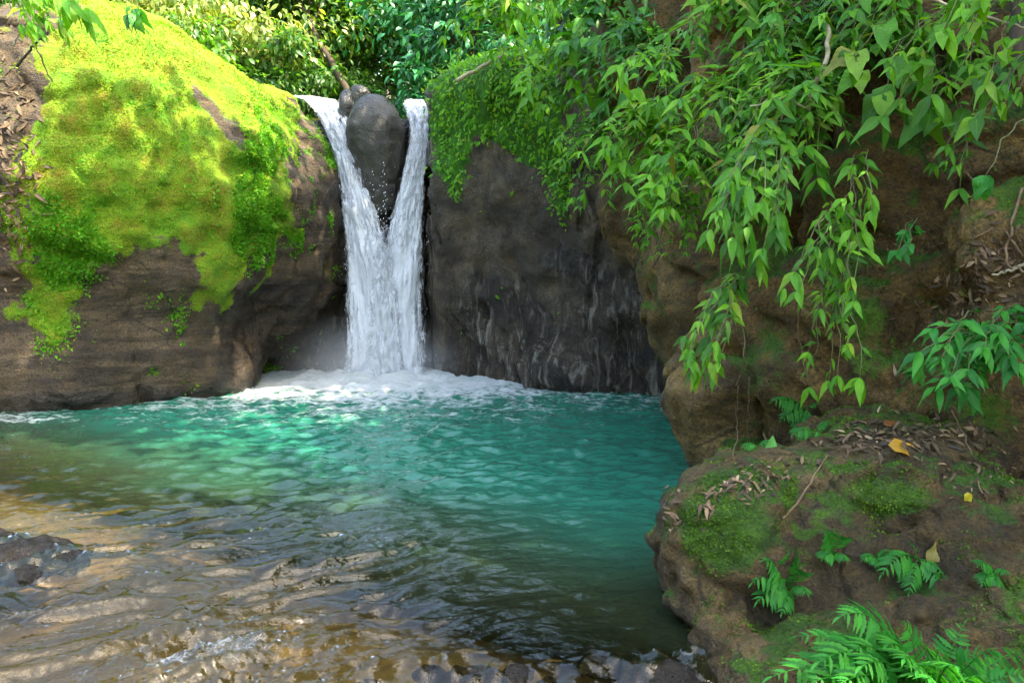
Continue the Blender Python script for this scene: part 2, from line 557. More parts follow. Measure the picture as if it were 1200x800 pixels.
# ------------------------------------------------------------------ rocks
def rock(name, label, cat, prims, k, lo, hi, h, mat, noise_f, amp, moss_f=None, wet_f=None, group=None, fine=.012, fine_s=6, lumpy=0.0):
    V, Q = surface_net(union(prims, k), lo, hi, h, noise_f, amp)
    N = vnormals(V, Q)
    V = V + N * (fine * fbm(V * fine_s, 3, 21))[:, None]
    N = vnormals(V, Q)
    px, py = proj(V)
    moss = moss_f(V, N, px, py) if moss_f else np.zeros(len(V))
    wet = wet_f(V, N, px, py) if wet_f else sstep(.35, .05, V[:, 2])
    lump = np.clip(moss - .3, 0, 1) * lumpy
    if lumpy:
        V = V + N * (lump * (.6 + fbm(V * 1.7, 3, 23) + .5 * fbm(V * 5.5, 2, 27)))[:, None]; N = vnormals(V, Q)
    me = mesh_np(name, V, Q, attrs={'moss': moss, 'wet': wet})
    o = tag(obj(name, me, mat), label, cat, group)
    return o, V, N, Q, moss

def strat_noise(a1, s1, a2, s2, lay=.0, seed=0, lf=1.6):
    def f(p):
        r = a1 * fbm(p * s1, 3, seed) + a2 * fbm(p * s2, 3, seed + 7)
        if lay:
            ph = p[:, 2] * lf + .22 * p[:, 0] * lf * .4 + .9 * fbm(p * .8 * s1, 2, seed + 2)
            fr = ph - np.floor(ph)
            k = sstep(-.1, .35, pnoise(p * .7 * s1, seed + 4))
            r = r + lay * k * (np.minimum(fr * 1.25, (1 - fr) * 5) - .5)
            cr = pnoise(p * np.array([1, 1, .55]) * s1 * 1.1, seed + 6)
            r = r + lay * .9 * np.exp(-(cr / .045) ** 2)
        return r
    return f

# --- the big mossy dome on the left
MOSS_POLY = [(48, 130), (58, 30), (110, -30), (210, 0), (280, 50), (322, 85), (336, 150), (346, 215), (336, 270), (292, 318), (258, 362),
             (235, 352), (232, 300), (190, 280), (130, 322), (88, 350), (62, 396), (20, 372), (30, 322), (6, 235), (12, 185)]
def dome_moss(V, N, px, py):
    d = poly_dist(px, py, MOSS_POLY)
    d = d + 26 * fbm(V * 1.5, 3, 83) + 10 * fbm(V * 5, 2, 84)
    m = sstep(-34, 26, d) * .95
    slash = np.abs((py - 112) - 1.05 * (px - 232)) / 1.45
    m = m - .75 * np.exp(-(slash / 9) ** 2) * ((px > 225) & (px < 288))
    m = np.where((V[:, 1] > 13.2) & (N[:, 2] > .35) & (px < 350), np.maximum(m, .8), m)
    m = np.maximum(m, .38 * sstep(.2, .7, N[:, 2]) * (V[:, 2] > 1))
    return m
def dome_wet_shade(V, N, px, py):
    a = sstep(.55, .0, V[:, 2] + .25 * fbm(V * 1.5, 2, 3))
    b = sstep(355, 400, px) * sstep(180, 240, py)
    c = sstep(235, 275, px) * sstep(310, 350, py) * 1.0  # shade of the recess, painted in as wet-look darkening
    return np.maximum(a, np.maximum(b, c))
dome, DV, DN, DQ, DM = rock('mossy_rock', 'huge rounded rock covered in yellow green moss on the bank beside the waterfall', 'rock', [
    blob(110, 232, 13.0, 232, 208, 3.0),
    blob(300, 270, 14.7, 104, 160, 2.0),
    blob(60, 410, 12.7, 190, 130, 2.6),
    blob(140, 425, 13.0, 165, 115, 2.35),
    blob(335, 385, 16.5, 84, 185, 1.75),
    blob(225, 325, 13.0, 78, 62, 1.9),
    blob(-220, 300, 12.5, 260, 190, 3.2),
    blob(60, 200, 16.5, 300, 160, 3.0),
], .5, (-15, 8.6, -1.6), (-1.9, 19.5, 7.2), .05, M['dome'], strat_noise(.16, .7, .05, 2.6, .07, 1), .3, dome_moss, dome_wet_shade, fine=.02, fine_s=5, lumpy=.06)

# --- dark wet cliff on the right of the fall, with the ledge the water falls over
cl_yaw = math.atan2(-2.86, 3.81)
nrm = np.array([-2.86, -3.81, 0]); nrm /= np.linalg.norm(nrm)
def cliff_c(px, py, back, z):
    c = W(px, py); c = c - nrm * back; c[2] = z
    return c
def cliff_noise(p):
    r = .16 * fbm(p * .8, 3, 31) + .05 * fbm(p * 2.7, 3, 37)
    q = np.stack([p[:, 0] * 2.6, p[:, 1] * 2.6, p[:, 2] * .45], 1)
    low = sstep(3.6, 2.0, p[:, 2])
    cr = pnoise(p * np.array([.8, .8, .5]), 45)
    return r + low * .10 * fbm(q, 3, 41) + .10 * (np.abs((p[:, 2] * 1.1 + .45 * p[:, 0] + .5 * fbm(p * .6, 2, 48)) % 1 - .5) - .25) + .10 * np.exp(-(cr / .04) ** 2) 
def cliff_moss(V, N, px, py):
    A = poly_dist(px, py, [(500, 100), (520, 60), (560, 40), (650, 40), (672, 200), (662, 262), (630, 200), (560, 160), (540, 235), (506, 200)])
    return np.maximum(sstep(-14, 16, A) * .9, .5 * sstep(.45, .85, N[:, 2]) * (V[:, 2] > 2))
def cliff_wet(V, N, px, py):
    a = sstep(.5, .1, V[:, 2])
    b = sstep(-.8, 1.0, .8 * fbm(V * 1.3, 3, 77) + (py - 300) / 90) * sstep(505, 530, px) * sstep(800, 760, px) * .85
    c = sstep(520, 495, px) * .9
    return np.maximum(a, np.maximum(b, c))
mid = (W(497, 442) + W(785, 470)) / 2
cliff, CV, CN, CQ, CM = rock('cliff', 'dark wet cliff with vertical streaks beside the waterfall, green creepers on its upper part', 'cliff', [
    ('b', cliff_c(640, 455, 2.0, 2.3), (2.72, 2.0, 3.2), .55, cl_yaw, -.10),
    ('b', np.array([-2.7, 17.0, 1.7]), (2.3, 1.75, 2.95), .35, 0, 0),
    blob(705, 432, 13.2, 100, 52, 1.1),
    blob(560, 400, 15.3, 50, 80, 1.0),
    blob(575, 165, 15.6, 72, 88, 1.3),
], .3, (-5.4, 10.2, -1.6), (4.2, 19.2, 6.4), .055, M['wetrock'], cliff_noise, .35, cliff_moss, cliff_wet, fine=.02, fine_s=5)

# --- the wedge boulder that splits the fall
plug, *_ = rock('wedge_boulder', 'smooth dark boulder wedged in the lip, splitting the waterfall in two', 'boulder', [
    blob(440, 160, 14.75, 33, 47, .55),
    blob(443, 200, 14.8, 25, 56, .5),
    blob(446, 245, 14.95, 15, 56, .4),
    blob(449, 300, 15.15, 7, 60, .3),
], .3, (-3.6, 13.7, .8), (-1.4, 15.9, 5.3), .035, M['plug'], strat_noise(.05, 1.6, .012, 6, 0, 5), .1, None,
    lambda V, N, px, py: np.maximum(sstep(4.75, 4.95, V[:, 2]), sstep(3.4, 2.6, V[:, 2])), fine=.004)
pebble, *_ = rock('lip_stone', 'small black stone standing at the lip between the falls and the wedged boulder', 'stone', [
    blob(404, 134, 15.0, 8, 22, .16), blob(408, 122, 15.1, 8, 16, .16)],
    .1, (-4, 14.4, 3.6), (-2.2, 16.3, 5.4), .03, M['plug'], strat_noise(.03, 3, .01, 9, 0, 9), .08, None, lambda V, N, px, py: np.ones(len(V)), fine=.003)

rock('lip_stone', 'rounded black stone behind the crown of the wedged boulder', 'stone', [blob(422, 113, 15.9, 13, 13, .2), blob(416, 120, 15.9, 9, 10, .16)],
    .1, (-3.9, 15.3, 4.3), (-2.2, 16.5, 5.7), .03, M['plug'], strat_noise(.03, 3, .01, 9, 0, 19), .08, None, lambda V, N, px, py: np.ones(len(V)), fine=.003)
# --- brown outcrop between the cliff and the near bank
outcrop, OV, ON, OQ, OM = rock('rock_outcrop', 'brown leaning outcrop behind the hanging leaves, against the dark wet cliff', 'rock', [
    blob(800, 225, 10.9, 92, 120, 1.1),
    blob(858, 345, 9.9, 92, 140, 1.2),
    blob(930, 300, 9.2, 160, 260, 1.5),
    blob(880, 60, 10.5, 190, 150, 1.8),
], .35, (1.0, 6.8, -1.2), (6.5, 13, 6.8), .045, M['bank'], strat_noise(.14, .9, .06, 3, .08, 12), .3,
    lambda V, N, px, py: .35 + .35 * sstep(.2, .8, N[:, 2]), None, fine=.015)

# --- the near bank
bk_yaw = math.atan2(-1.95, 1.55)
bn = np.array([-1.95, -1.55, 0]); bn /= np.linalg.norm(bn)
bt = np.array([1.55, -1.95, 0]); bt /= np.linalg.norm(bt)
def bankp(px, py, along, back, z):
    c = W(px, py) + bt * along - bn * back
    c[2] = z
    return c
def bank_moss(V, N, px, py):
    m = .33 + .35 * sstep(.25, .8, N[:, 2])
    m = np.maximum(m, .62 * np.exp(-(((px - 1015) / 60) ** 2 + ((py - 400) / 75) ** 2)))
    m = np.maximum(m, .68 * np.exp(-(((px - 1165) / 60) ** 2 + ((py - 480) / 70) ** 2)))
    m = np.maximum(m, .55 * np.exp(-(((px - 900) / 55) ** 2 + ((py - 420) / 60) ** 2)))
    m = np.maximum(m, .5 * np.exp(-(((px - 1075) / 40) ** 2 + ((py - 170) / 60) ** 2)))
    return m - .22 * sstep(870, 800, px)
bank, BV, BN, BQ, BM = rock('river_bank', 'tall brown earth and rock bank with ledges, mossy patches and hanging roots', 'bank', [
    ('b', bankp(815, 570, 1.75, .98, .45), (1.95, 1.0, 1.5), .35, bk_yaw, -.06),
    ('b', bankp(815, 570, 1.9, 1.75, 3.2), (2.6, 1.1, 3.4), .5, bk_yaw, -.10),
    ('b', bankp(815, 570, 3.6, .9, .5), (1.6, 1.2, 1.9), .4, bk_yaw, -.1),
    blob(840, 470, 6.75, 52, 80, .5),
    blob(965, 430, 6.1, 110, 95, .6),
    blob(1120, 470, 5.2, 110, 70, .5),
    blob(1080, 215, 6.1, 130, 75, .5),
], .3, (1.0, 1.6, -.9), (6.6, 9.2, 6.8), .032, M['bank'], strat_noise(.14, 1.1, .07, 3.2, .085, 22, 2.2), .35, bank_moss,
    lambda V, N, px, py: np.maximum(sstep(.3, .05, V[:, 2]), .25 * (fbm(V * 1.2, 2, 6) > .1)), fine=.014, fine_s=8)

# --- the boulder in front
def bould_moss(V, N, px, py):
    m = .29 + .24 * sstep(.3, .9, N[:, 2])
    m = np.maximum(m, .92 * np.exp(-(((px - 845) / 72) ** 2 + ((py - 625) / 72) ** 2)))
    m = np.maximum(m, .75 * np.exp(-(((px - 1045) / 66) ** 2 + ((py - 585) / 42) ** 2)))
    m = np.maximum(m, .82 * np.exp(-(((px - 925) / 14) ** 2 + ((py - 575) / 30) ** 2)))
    m = np.maximum(m, .7 * np.exp(-(((px - 845) / 60) ** 2 + ((py - 560) / 22) ** 2)))
    m = np.maximum(m, .55 * np.exp(-(((px - 1180) / 50) ** 2 + ((py - 690) / 60) ** 2)))
    m = np.maximum(m, .5 * np.exp(-(((px - 900) / 60) ** 2 + ((py - 745) / 40) ** 2)))
    return m - .3 * np.exp(-(((px - 1040) / 110) ** 2 + ((py - 520) / 16) ** 2)) - .22 * np.exp(-(((px - 1000) / 120) ** 2 + ((py - 680) / 50) ** 2))
boulder, UV_, UN, UQ, UM = rock('boulder', 'big mossy brown boulder at the water edge carrying dead leaves and small ferns', 'boulder', [
    blob(850, 648, 4.06, 86, 108, .44),
    blob(925, 588, 4.3, 28, 46, .34),
    blob(985, 580, 4.25, 62, 58, .36),
    blob(1070, 580, 4.2, 100, 72, .46),
    blob(1050, 530, 4.7, 120, 44, .6),
    blob(905, 566, 4.45, 78, 44, .45),
    blob(1000, 700, 4.1, 160, 120, .5),
    blob(1180, 690, 3.95, 170, 125, .6),
    blob(965, 790, 3.6, 105, 75, .36),
    blob(855, 752, 3.66, 36, 46, .2),
    blob(895, 800, 3.4, 66, 56, .24),
    blob(1130, 790, 3.45, 190, 100, .45),
], .09, (.5, 2.45, -.5), (3.6, 5.8, 1.5), .015, M['boulder'], strat_noise(.06, 2.6, .028, 7, .032, 32, 4.5), .16, bould_moss,
    lambda V, N, px, py: sstep(.16, .03, V[:, 2]), fine=.006, fine_s=16)
# ------------------------------------------------------------------ pool water
FOOT = np.array([-2.35, 14.25, 0])
# stones that break or lift the surface: x, y, radius, height of the top above the mean level
foot_stones = []
for (px, py, r, h) in [(18, 666, .19, .14), (52, 658, .16, .15), (80, 670, .10, .11), (-14, 654, .22, .16), (36, 682, .09, .10)]:
    foot_stones.append((W(px, py), r, h))
edge_stones = []
for i, (px, py, r) in enumerate([(432, 792, .10), (505, 786, .09), (552, 783, .12), (605, 790, .10), (655, 792, .12), (700, 775, .13), (752, 779, .12), (790, 788, .13), (815, 770, .09)]):
    edge_stones.append((W(px, py), r * (.55 + .5 * ((i * 7) % 5) / 5), (-.02, .025, .0, .04)[i % 4]))
SHELF = [W(240, 790), W(330, 785), W(160, 800), W(280, 765)]

def wave(x, y):
    p = np.stack([x, y, 0 * x], 1)
    r = np.hypot(x - FOOT[0], y - FOOT[1])
    z = np.zeros(len(x))
    # boil at the foot and chop that dies away with distance
    z += .16 * np.exp(-(r / 1.0) ** 2) + np.exp(-r / 1.7) * .12 * fbm(p * 1.9, 4, 50)
    q = np.stack([x * 1.0, y * 1.5, 0 * x], 1)
    chop = (.042 * np.exp(-r / 5.5) + .018) * (.25 + .75 * sstep(3.5, 7.5, y))
    crest = ridged(q * 3.6 + .35 * fbm(q * 2, 1, 3)[:, None], 3, 52)
    z += 1.1 * chop * fbm(q * 2.3, 2, 51) + chop * .5 * crest + chop * .35 * fbm(q * 6.3, 2, 49) - chop * .2
    # shallow riffle in front, strongest towards the camera's left
    k = sstep(6.3, 4.2, y + .55 * np.maximum(x, -1.0)) * sstep(.5, -1.2, x)
    k = np.maximum(k, .13 * sstep(7, 4, y))
    rot = np.stack([x * .85 + y * .5, -x * .5 + y * .85, 0 * x], 1)
    w = np.stack([rot[:, 0] * 1.0, rot[:, 1] * 3.7, 0 * x], 1)
    w = w + .35 * np.stack([pnoise(rot * 1.5, 60), pnoise(rot * 1.5, 61), 0 * x], 1)
    z += k * (.055 * fbm(w, 2, 53) + .042 * ridged(w * 1.9, 2, 54) + .007 * ridged(w * 4.4, 2, 55))
    # hump of fast water over the submerged shelf
    for c in SHELF:
        d2 = ((x - c[0] + .12 * pnoise(p * 4, 62)) / .5) ** 2 + ((y - c[1] + .12 * pnoise(p * 4, 63)) / .3) ** 2
        e = np.exp(-d2)
        z += .012 * e + .010 * np.minimum(e, .6) * fbm(rot * np.array([24., 44, 1]), 3, 56)
    for (c, rr, h) in foot_stones + edge_stones:
        d = np.hypot(x - c[0], (y - c[1]) * 1.1) / rr
        z += (.02 if h > 0 else .03) * np.exp(-((d - .9) / .45) ** 2) * (y < c[1] + .12) + .012 * np.exp(-(d / 1.6) ** 2) * fbm(rot * 16, 2, 57)
    # little drop along the row of stones
    ed = W(600, 790)[1]
    drop = sstep(ed + .06, ed - .22, y + .05 * pnoise(p * 3, 58)) * sstep(-.95, -.55, x) * sstep(-12, 0, y)
    z -= .10 * drop - .02 * drop * fbm(p * 14, 2, 59)
    return z

ys = [1.0]
while ys[-1] < 16.2: ys.append(ys[-1] * 1.0042)
ys = np.array(list(np.linspace(-60, .6, 60)) + ys)
S = np.concatenate([np.linspace(-1, 1, 720)])
hw = np.where(ys > 1, 2.6 + .74 * np.maximum(ys, 0), 3.34)
X = S[None] * hw[:, None] - .02 * np.maximum(ys, 0)[:, None] - .3
Y = np.repeat(ys[:, None], len(S), 1)
xf, yf = X.ravel(), Y.ravel()
Zw = wave(xf, yf)
gz = -bed_depth(xf, yf)
depth = np.maximum(Zw - gz, .02)
rF = np.hypot(xf - FOOT[0], (yf - FOOT[1]) * 1.0)
r2 = np.hypot((xf - FOOT[0] - .2) / 1.3, yf - FOOT[1])
foam_glint = .45 * np.exp(-(r2 / 1.3) ** 2) + .92 * np.exp(-(r2 / 4.3) ** 1.6)
crest = ridged(np.stack([xf, yf * 1.5, 0 * xf], 1) * 3.6 + .35 * fbm(np.stack([xf, yf * 1.5, 0 * xf], 1) * 2, 1, 3)[:, None], 3, 52)
foam_glint += sstep(.6, 1.35, crest + .5 * fbm(np.stack([xf, yf * 1.5, 0 * xf], 1) * 1.3, 2, 46)) * (.06 + .42 * np.exp(-rF / 5.5)) * sstep(4.5, 7, yf)  # sky reflection on wave crests, painted as white streaks
foam_glint += .55 * np.exp(-(np.hypot((xf + 3.6) / 2.6, (yf - 13.4) / .55)) ** 2)      # along the undercut rock
wxl = -6.1 + 0 * xf
foam_glint += .35 * np.exp(-(np.hypot((xf + 6.4) / .8, (yf - 9.9) / .35)) ** 2)
for (c, rr, h) in edge_stones:
    d = np.hypot(xf - c[0], yf - c[1]) / rr
    foam_glint += .24 * np.exp(-((d - 1.0) / .4) ** 2)
for (c, rr, h) in foot_stones:
    d = np.hypot(xf - c[0], yf - c[1] + .1) / rr
    foam_glint += (.28 if h > 0 else .08) * np.exp(-(d / 1.1) ** 2)
for c in SHELF:
    foam_glint += .19 * np.exp(-((xf - c[0]) / .46) ** 2 - ((yf - c[1]) / .24) ** 2)

def water_mat():
    g = G('turquoise stream water')
    co = g.n('TexCoord').outputs['Object']
    dep, fm = g.attr('depth'), g.attr('foam_glint')
    n1 = g.noise(g.scale(co, (1, 1.5, 1)), 6, 4, .6, .4)
    n2 = g.noise(g.scale(co, (1, 1.6, 1)), 22, 3, .6, .3)
    nrm = g.bump(g.math('ADD', n1, g.math('MULTIPLY', n2, .35)), .4, .03)
    big = g.noise(co, .55, 3, .5)
    body = g.mix(g.mapr(g.math('ADD', dep, g.math('MULTIPLY', g.math('SUBTRACT',  big, .5), .9)), .35, 1.6), (.024, .034, .015), (.013, .125, .080))
    turb = g.math('SUBTRACT', 1.0, g.math('POWER', 2.718, g.math('MULTIPLY', g.math('MAXIMUM', g.math('SUBTRACT', dep, .19), 0.0), -2.4)))
    clear = g.n('BsdfTransparent', {'Color': (.92, .86, .62)})
    milk = g.n('BsdfDiffuse', {'Color': body, 'Normal': nrm})
    inner = g.n('MixShader', {0: turb, 1: clear, 2: milk})
    fr = g.n('Fresnel', {'IOR': 1.38, 'Normal': nrm})
    gl = g.n('BsdfGlossy', {'Color': (1, 1, 1), 'Roughness': .04, 'Normal': nrm})
    wat = g.n('MixShader', {0: fr, 1: inner, 2: gl})
    # white water and painted crest glints: torn streaks
    v = g.scale(co, (1, 1.8, 1))
    d1 = g.noise(v, 2.2, 8, .68, 1.1)
    d2 = g.math('ADD', g.math('MULTIPLY', g.noise(v, 9, 6, .65, .9), .55), g.math('MULTIPLY', g.noise(v, 38, 4, .7, 1.2), .45))
    f = g.math('ADD', fm, g.math('ADD', g.math('MULTIPLY', g.math('SUBTRACT', d1, .5), 1.1), g.math('MULTIPLY', g.math('SUBTRACT', d2, .5), 1.3)))
    fmask = g.math('MULTIPLY', g.mapr(f, .45, .98), .96)
    fd = g.n('BsdfPrincipled', {'Base Color': g.ramp(d1, [(.35, (.58, .66, .65)), (.6, (.86, .88, .88))]), 'Roughness': .6, 'Normal': g.bump(g.math('ADD', d1, d2), 1.0, .10)})
    return g.done(g.n('MixShader', {0: fmask, 1: wat, 2: fd}))
M['water'] = water_mat()
ny, nx = X.shape
water = tag(obj('pool_water', grid_mesh('pool_water', X, Y, Zw.reshape(X.shape), {'depth': depth, 'foam_glint': foam_glint}), M['water'], loc=(0, 0, 0)), kind='structure')

# stream above the fall
sx, sy = np.meshgrid(np.linspace(-7.5, 1.2, 120), np.linspace(15.75, 40, 160))
sxo = sx - .12 * (sy - 16)
def lipz(x): return 4.86 + .0 * x
sz = 4.84 + .03 * fbm(np.stack([sx.ravel() * 2, sy.ravel() * 2, 0 * sx.ravel()], 1), 3, 71).reshape(sx.shape) + .20 * np.maximum(sy - 19, 0)
stream = tag(obj('stream_water', grid_mesh('stream_water', sxo, sy, sz, {'depth': np.full(sx.size, .35), 'foam_glint': np.full(sx.size, .40)}), M['water'], loc=(0, 0, 0)), kind='structure')

# stones in the stream
def small_stone(c, r, top, label, group, seed, mat='stone'):
    rs = np.random.default_rng(seed)
    c = np.array([c[0], c[1], top - r * .62])
    a = np.array([r * rs.uniform(.9, 1.25), r * rs.uniform(.8, 1.05), r * .62])
    rock('stone', label, 'stone', [('e', c, a), ('e', c + np.array([rs.uniform(-.4, .4) * r, rs.uniform(-.3, .3) * r, -.1 * r]), a * .8)], r * .3,
         c - r * 2.4, c + r * 2.4, r / 13, M[mat], strat_noise(r * .22, 1.1 / r * .6, r * .08, 2.5 / r, 0, seed), r * .5, None,
         lambda V, N, px, py: np.ones(len(V)), group, fine=r * .02, fine_s=4 / r)
for i, (c, r, h) in enumerate(foot_stones):
    small_stone(c, r, h, 'dark wet stone in the white water on the brown shallows', 'wet stones in the brown shallows', 200 + i)
for i, (c, r, h) in enumerate(edge_stones):
    small_stone(c, r, h, 'small dark stone in the row where the pool spills out', 'stones in the spill row', 300 + i)

# ------------------------------------------------------------------ the waterfall
def fall_mat():
    g = G('falling white water')
    uv = g.n('TexCoord').outputs['UV']
    s1 = g.noise(g.scale(uv, (11, 17, 1)), 1, 8, .7, 1.2)
    s2 = g.noise(g.scale(uv, (28, 60, 1)), 1, 6, .72, .8)
    s3 = g.noise(g.scale(uv, (7, 1.3, 1)), 1, 3, .5, .3)
    u = g.n('SeparateXYZ', {0: uv})
    edge = g.mapr(g.math('ABSOLUTE', g.math('SUBTRACT', u.outputs[0], .5)), .22, .5, 0, .26)
    dens = g.attr('dens')
    s = g.math('ADD', g.math('MULTIPLY', s1, .58), g.math('ADD', g.math('MULTIPLY', s2, .27), g.math('MULTIPLY', s3, .15)))
    a = g.mapr(g.math('SUBTRACT', g.math('ADD', s, dens), edge), .385, .50)
    col = g.ramp(s2, [(.3, (.66, .71, .79)), (.62, (.93, .94, .96))])
    p = g.n('BsdfPrincipled', {'Base Color': col, 'Roughness': .45, 'Normal': g.bump(g.math('ADD', s1, g.math('MULTIPLY', s2, .6)), .8, .08)})
    t = g.n('BsdfTranslucent', {'Color': (.8, .85, .9)})
    m = g.n('MixShader', {0: .3, 1: p, 2: t})
    return g.done(g.n('MixShader', {0: a, 1: g.n('BsdfTransparent'), 2: m}))
M['fall'] = fall_mat()
LEFT = [(112, 335, 372, 17.3), (117, 348, 400, 16.2), (123, 358, 407, 15.6), (130, 364, 409, 15.25), (150, 376, 414, 14.95), (185, 389, 424, 14.75), (225, 397, 437, 14.65), (270, 402, 449, 14.55),
        (315, 406, 458, 14.45), (370, 409, 466, 14.35), (425, 406, 476, 14.25), (447, 402, 480, 14.2)]
RIGHT = [(116, 470, 502, 17.0), (120, 468, 504, 16.2), (125, 469, 506, 15.6), (132, 472, 507, 15.2), (150, 477, 506, 14.95), (185, 474, 504, 14.75), (225, 464, 499, 14.65), (270, 454, 496, 14.55),
         (315, 447, 494, 14.45), (370, 440, 493, 14.35), (425, 434, 495, 14.25), (447, 430, 498, 14.2)]
fall = thing('waterfall', (FOOT[0], FOOT[1], 0), 'white waterfall dropping in two strands round a dark boulder into the turquoise pool', 'waterfall')
def strand(rows, seed, name, thin=0.0):
    rows = np.array(rows, float)
    nv, nu = 150, 44
    t = np.linspace(0, len(rows) - 1, nv)
    R = np.stack([np.interp(t, np.arange(len(rows)), rows[:, k]) for k in range(4)], 1)
    for _ in range(4):
        R[1:-1] = (R[:-2] + 2 * R[1:-1] + R[2:]) / 4
    bag, dens = Bag(), []
    for layer, (off, wid, de) in enumerate([(.10, .98, .03), (0, 1.08, .015), (-.10, 1.15, -.03), (-.2, 1.34, -.09)]):
        V, U = [], []
        for i in range(nv):
            py, xl, xr, D = R[i]
            c, hwid = (xl + xr) / 2, (xr - xl) / 2 * wid
            f = i / (nv - 1)
            for j in range(nu):
                u = j / (nu - 1)
                px = c + (2 * u - 1) * hwid
                bul = .22 * math.sin(math.pi * u) * min(1, f * 4)
                V.append(P(px, py, D - bul + off * min(1, f * 3)))
                U.append((u * wid * .5 + seed * .37 + layer * .61, f * 5 + seed * 1.3 + layer * .7))
        V, U = np.array(V), np.array(U)
        uu = np.tile(np.linspace(0, 1, nu), nv); ff = np.repeat(np.linspace(0, 1, nv), nu)
        q = np.stack([uu * 9 * (R[:, 2] - R[:, 1]).mean() / 50, ff * 5, 0 * uu + seed + layer * 5], 1)
        n = fbm(q, 4, 80)
        V[:, 1] += (.13 * n + .08 * fbm(q * np.array([2.6, 3.6, 1]), 3, 81)) * np.minimum(1, ff * 5 + .15)
        V[:, 2] += .02 * n * (ff < .3)
        V[:, 0] += .03 * fbm(q * np.array([.4, 1.6, 1]), 2, 83) * np.minimum(1, ff * 5)
        U2 = np.stack([uu, ff], 1)
        i = (np.arange(nv - 1)[:, None] * nu + np.arange(nu - 1)[None]).ravel()
        Q = np.stack([i, i + 1, i + nu + 1, i + nu], 1)
        Uo = U2 + np.array([0, seed * 3.1 + layer * 1.7])
        bag.add(V, Q, None, Uo)
        dens.append(np.full(len(V), de - thin * sstep(.75, .1, ff)) + .13 * sstep(.4, .8, ff) - .07 * sstep(.22, .05, ff))
    return obj(name, bag.mesh(name, attrs={'dens': np.concatenate(dens)}), M['fall'], fall)
strand(LEFT, 1, 'strand'); strand(RIGHT, 2, 'strand')
strand([(250, 443, 456, 14.4), (265, 440, 460, 14.35), (285, 437, 464, 14.3), (330, 434, 468, 14.25), (390, 432, 470, 14.15), (445, 430, 472, 14.1)], 3, 'strand', .17)
# flying drops
g_ = G('water drops')
M['drops'] = g_.done(g_.n('BsdfPrincipled', {'Base Color': (.85, .87, .9), 'Roughness': .3}))
OCT = (np.array([[1, 0, 0], [-1, 0, 0], [0, 1, 0], [0, -1, 0], [0, 0, 1.6], [0, 0, -1.6]], float), None,
       np.array([[0, 2, 4], [2, 1, 4], [1, 3, 4], [3, 0, 4], [2, 0, 5], [1, 2, 5], [3, 1, 5], [0, 3, 5]]), np.zeros((6, 2)))
bag = Bag(); pos = []
for k in range(450):
    m = RNG.random()
    if m < .62:
        py = RNG.uniform(185, 425); px = 447 + RNG.normal() * (5 + (py - 185) * .05); D = RNG.uniform(14.1, 14.6)
    elif m < .70:
        py = RNG.uniform(150, 440); f = (py - 150) / 290
        px = (376 + 33 * min(1, f * 1.6) - abs(RNG.normal()) * 4) if RNG.random() < .6 else (503 - 9 * f + abs(RNG.normal()) * 3); D = RNG.uniform(14.2, 14.7)
    else:
        a = RNG.uniform(0, math.pi); px = 447 + math.cos(a) * RNG.uniform(10, 85); py = 445 - abs(RNG.normal()) * 14; D = RNG.uniform(13.6, 14.4)
    pos.append(P(px, py, D))
stamp(bag, OCT, np.array(pos), np.tile(np.eye(3), (450, 1, 1)), RNG.uniform(.003, .010, 450))
d = obj('drops', bag.mesh('drops'), M['drops'], fall); d['kind'] = 'stuff'
# spray cloud at the foot
def mist_mat():
    g = G('spray mist')
    co = g.n('TexCoord').outputs['Object']
    r = g.n('VectorMath', {0: co}, operation='LENGTH').outputs['Value']
    den = g.math('MULTIPLY', g.math('POWER', g.mapr(r, 1.0, .0), 1.6), g.mapr(g.noise(co, 2.2, 4), .3, .7, .35, 1))
    v = g.n('VolumePrincipled', {'Color': (.95, .97, 1), 'Density': g.math('MULTIPLY', den, 1.5), 'Anisotropy': 0.0})
    g.t.links.new(v.outputs[0], g.out.inputs['Volume'])
    return g.m
M['mist'] = mist_mat()
import bmesh
bm = bmesh.new(); bmesh.ops.create_icosphere(bm, subdivisions=4, radius=1)
me = bpy.data.meshes.new('spray_mist'); bm.to_mesh(me); bm.free(); me.materials.append(M['mist'])
mist = bpy.data.objects.new('spray_mist', me); COL.objects.link(mist)
mist.location = (FOOT[0] - .15, FOOT[1] - .2, .25); mist.scale = (2.1, 1.0, 1.15)
tag(mist, kind='stuff')
# ------------------------------------------------------------------ plants
from mathutils.bvhtree import BVHTree
def bvh(V, Q): return BVHTree.FromPolygons(V.tolist(), Q.tolist())
TREES = {'bank': bvh(BV, BQ), 'boulder': bvh(UV_, UQ), 'outcrop': bvh(OV, OQ), 'cliff': bvh(CV, CQ), 'dome': bvh(DV, DQ)}
def hit(px, py, only=None):
    o = Vector((0, 0, CAM_Z)); d = Vector(P(px, py, 1.0)) - o; d.normalize()
    best = None
    for k, t in TREES.items():
        if only and k not in only: continue
        r = t.ray_cast(o, d)
        if r[0] is not None and (best is None or r[3] < best[2]):
            n = np.array(r[1]); n = n if np.dot(n, d) < 0 else -n
            best = (np.array(r[0]), n, r[3])
    return best
from mathutils import Vector

LANCE = leaf_template(.24, 7, .16, .14, 'lance', .25)
LANCE2 = leaf_template(.30, 7, .22, .28, 'lance', .35)
OVATE = leaf_template(.46, 7, .14, .28, 'ovate', .3)
BROAD = leaf_template(.62, 8, .12, .35, 'ovate', .4)
PINNA = leaf_template(.34, 11, .12, .30, 'lance', 0, teeth=1)

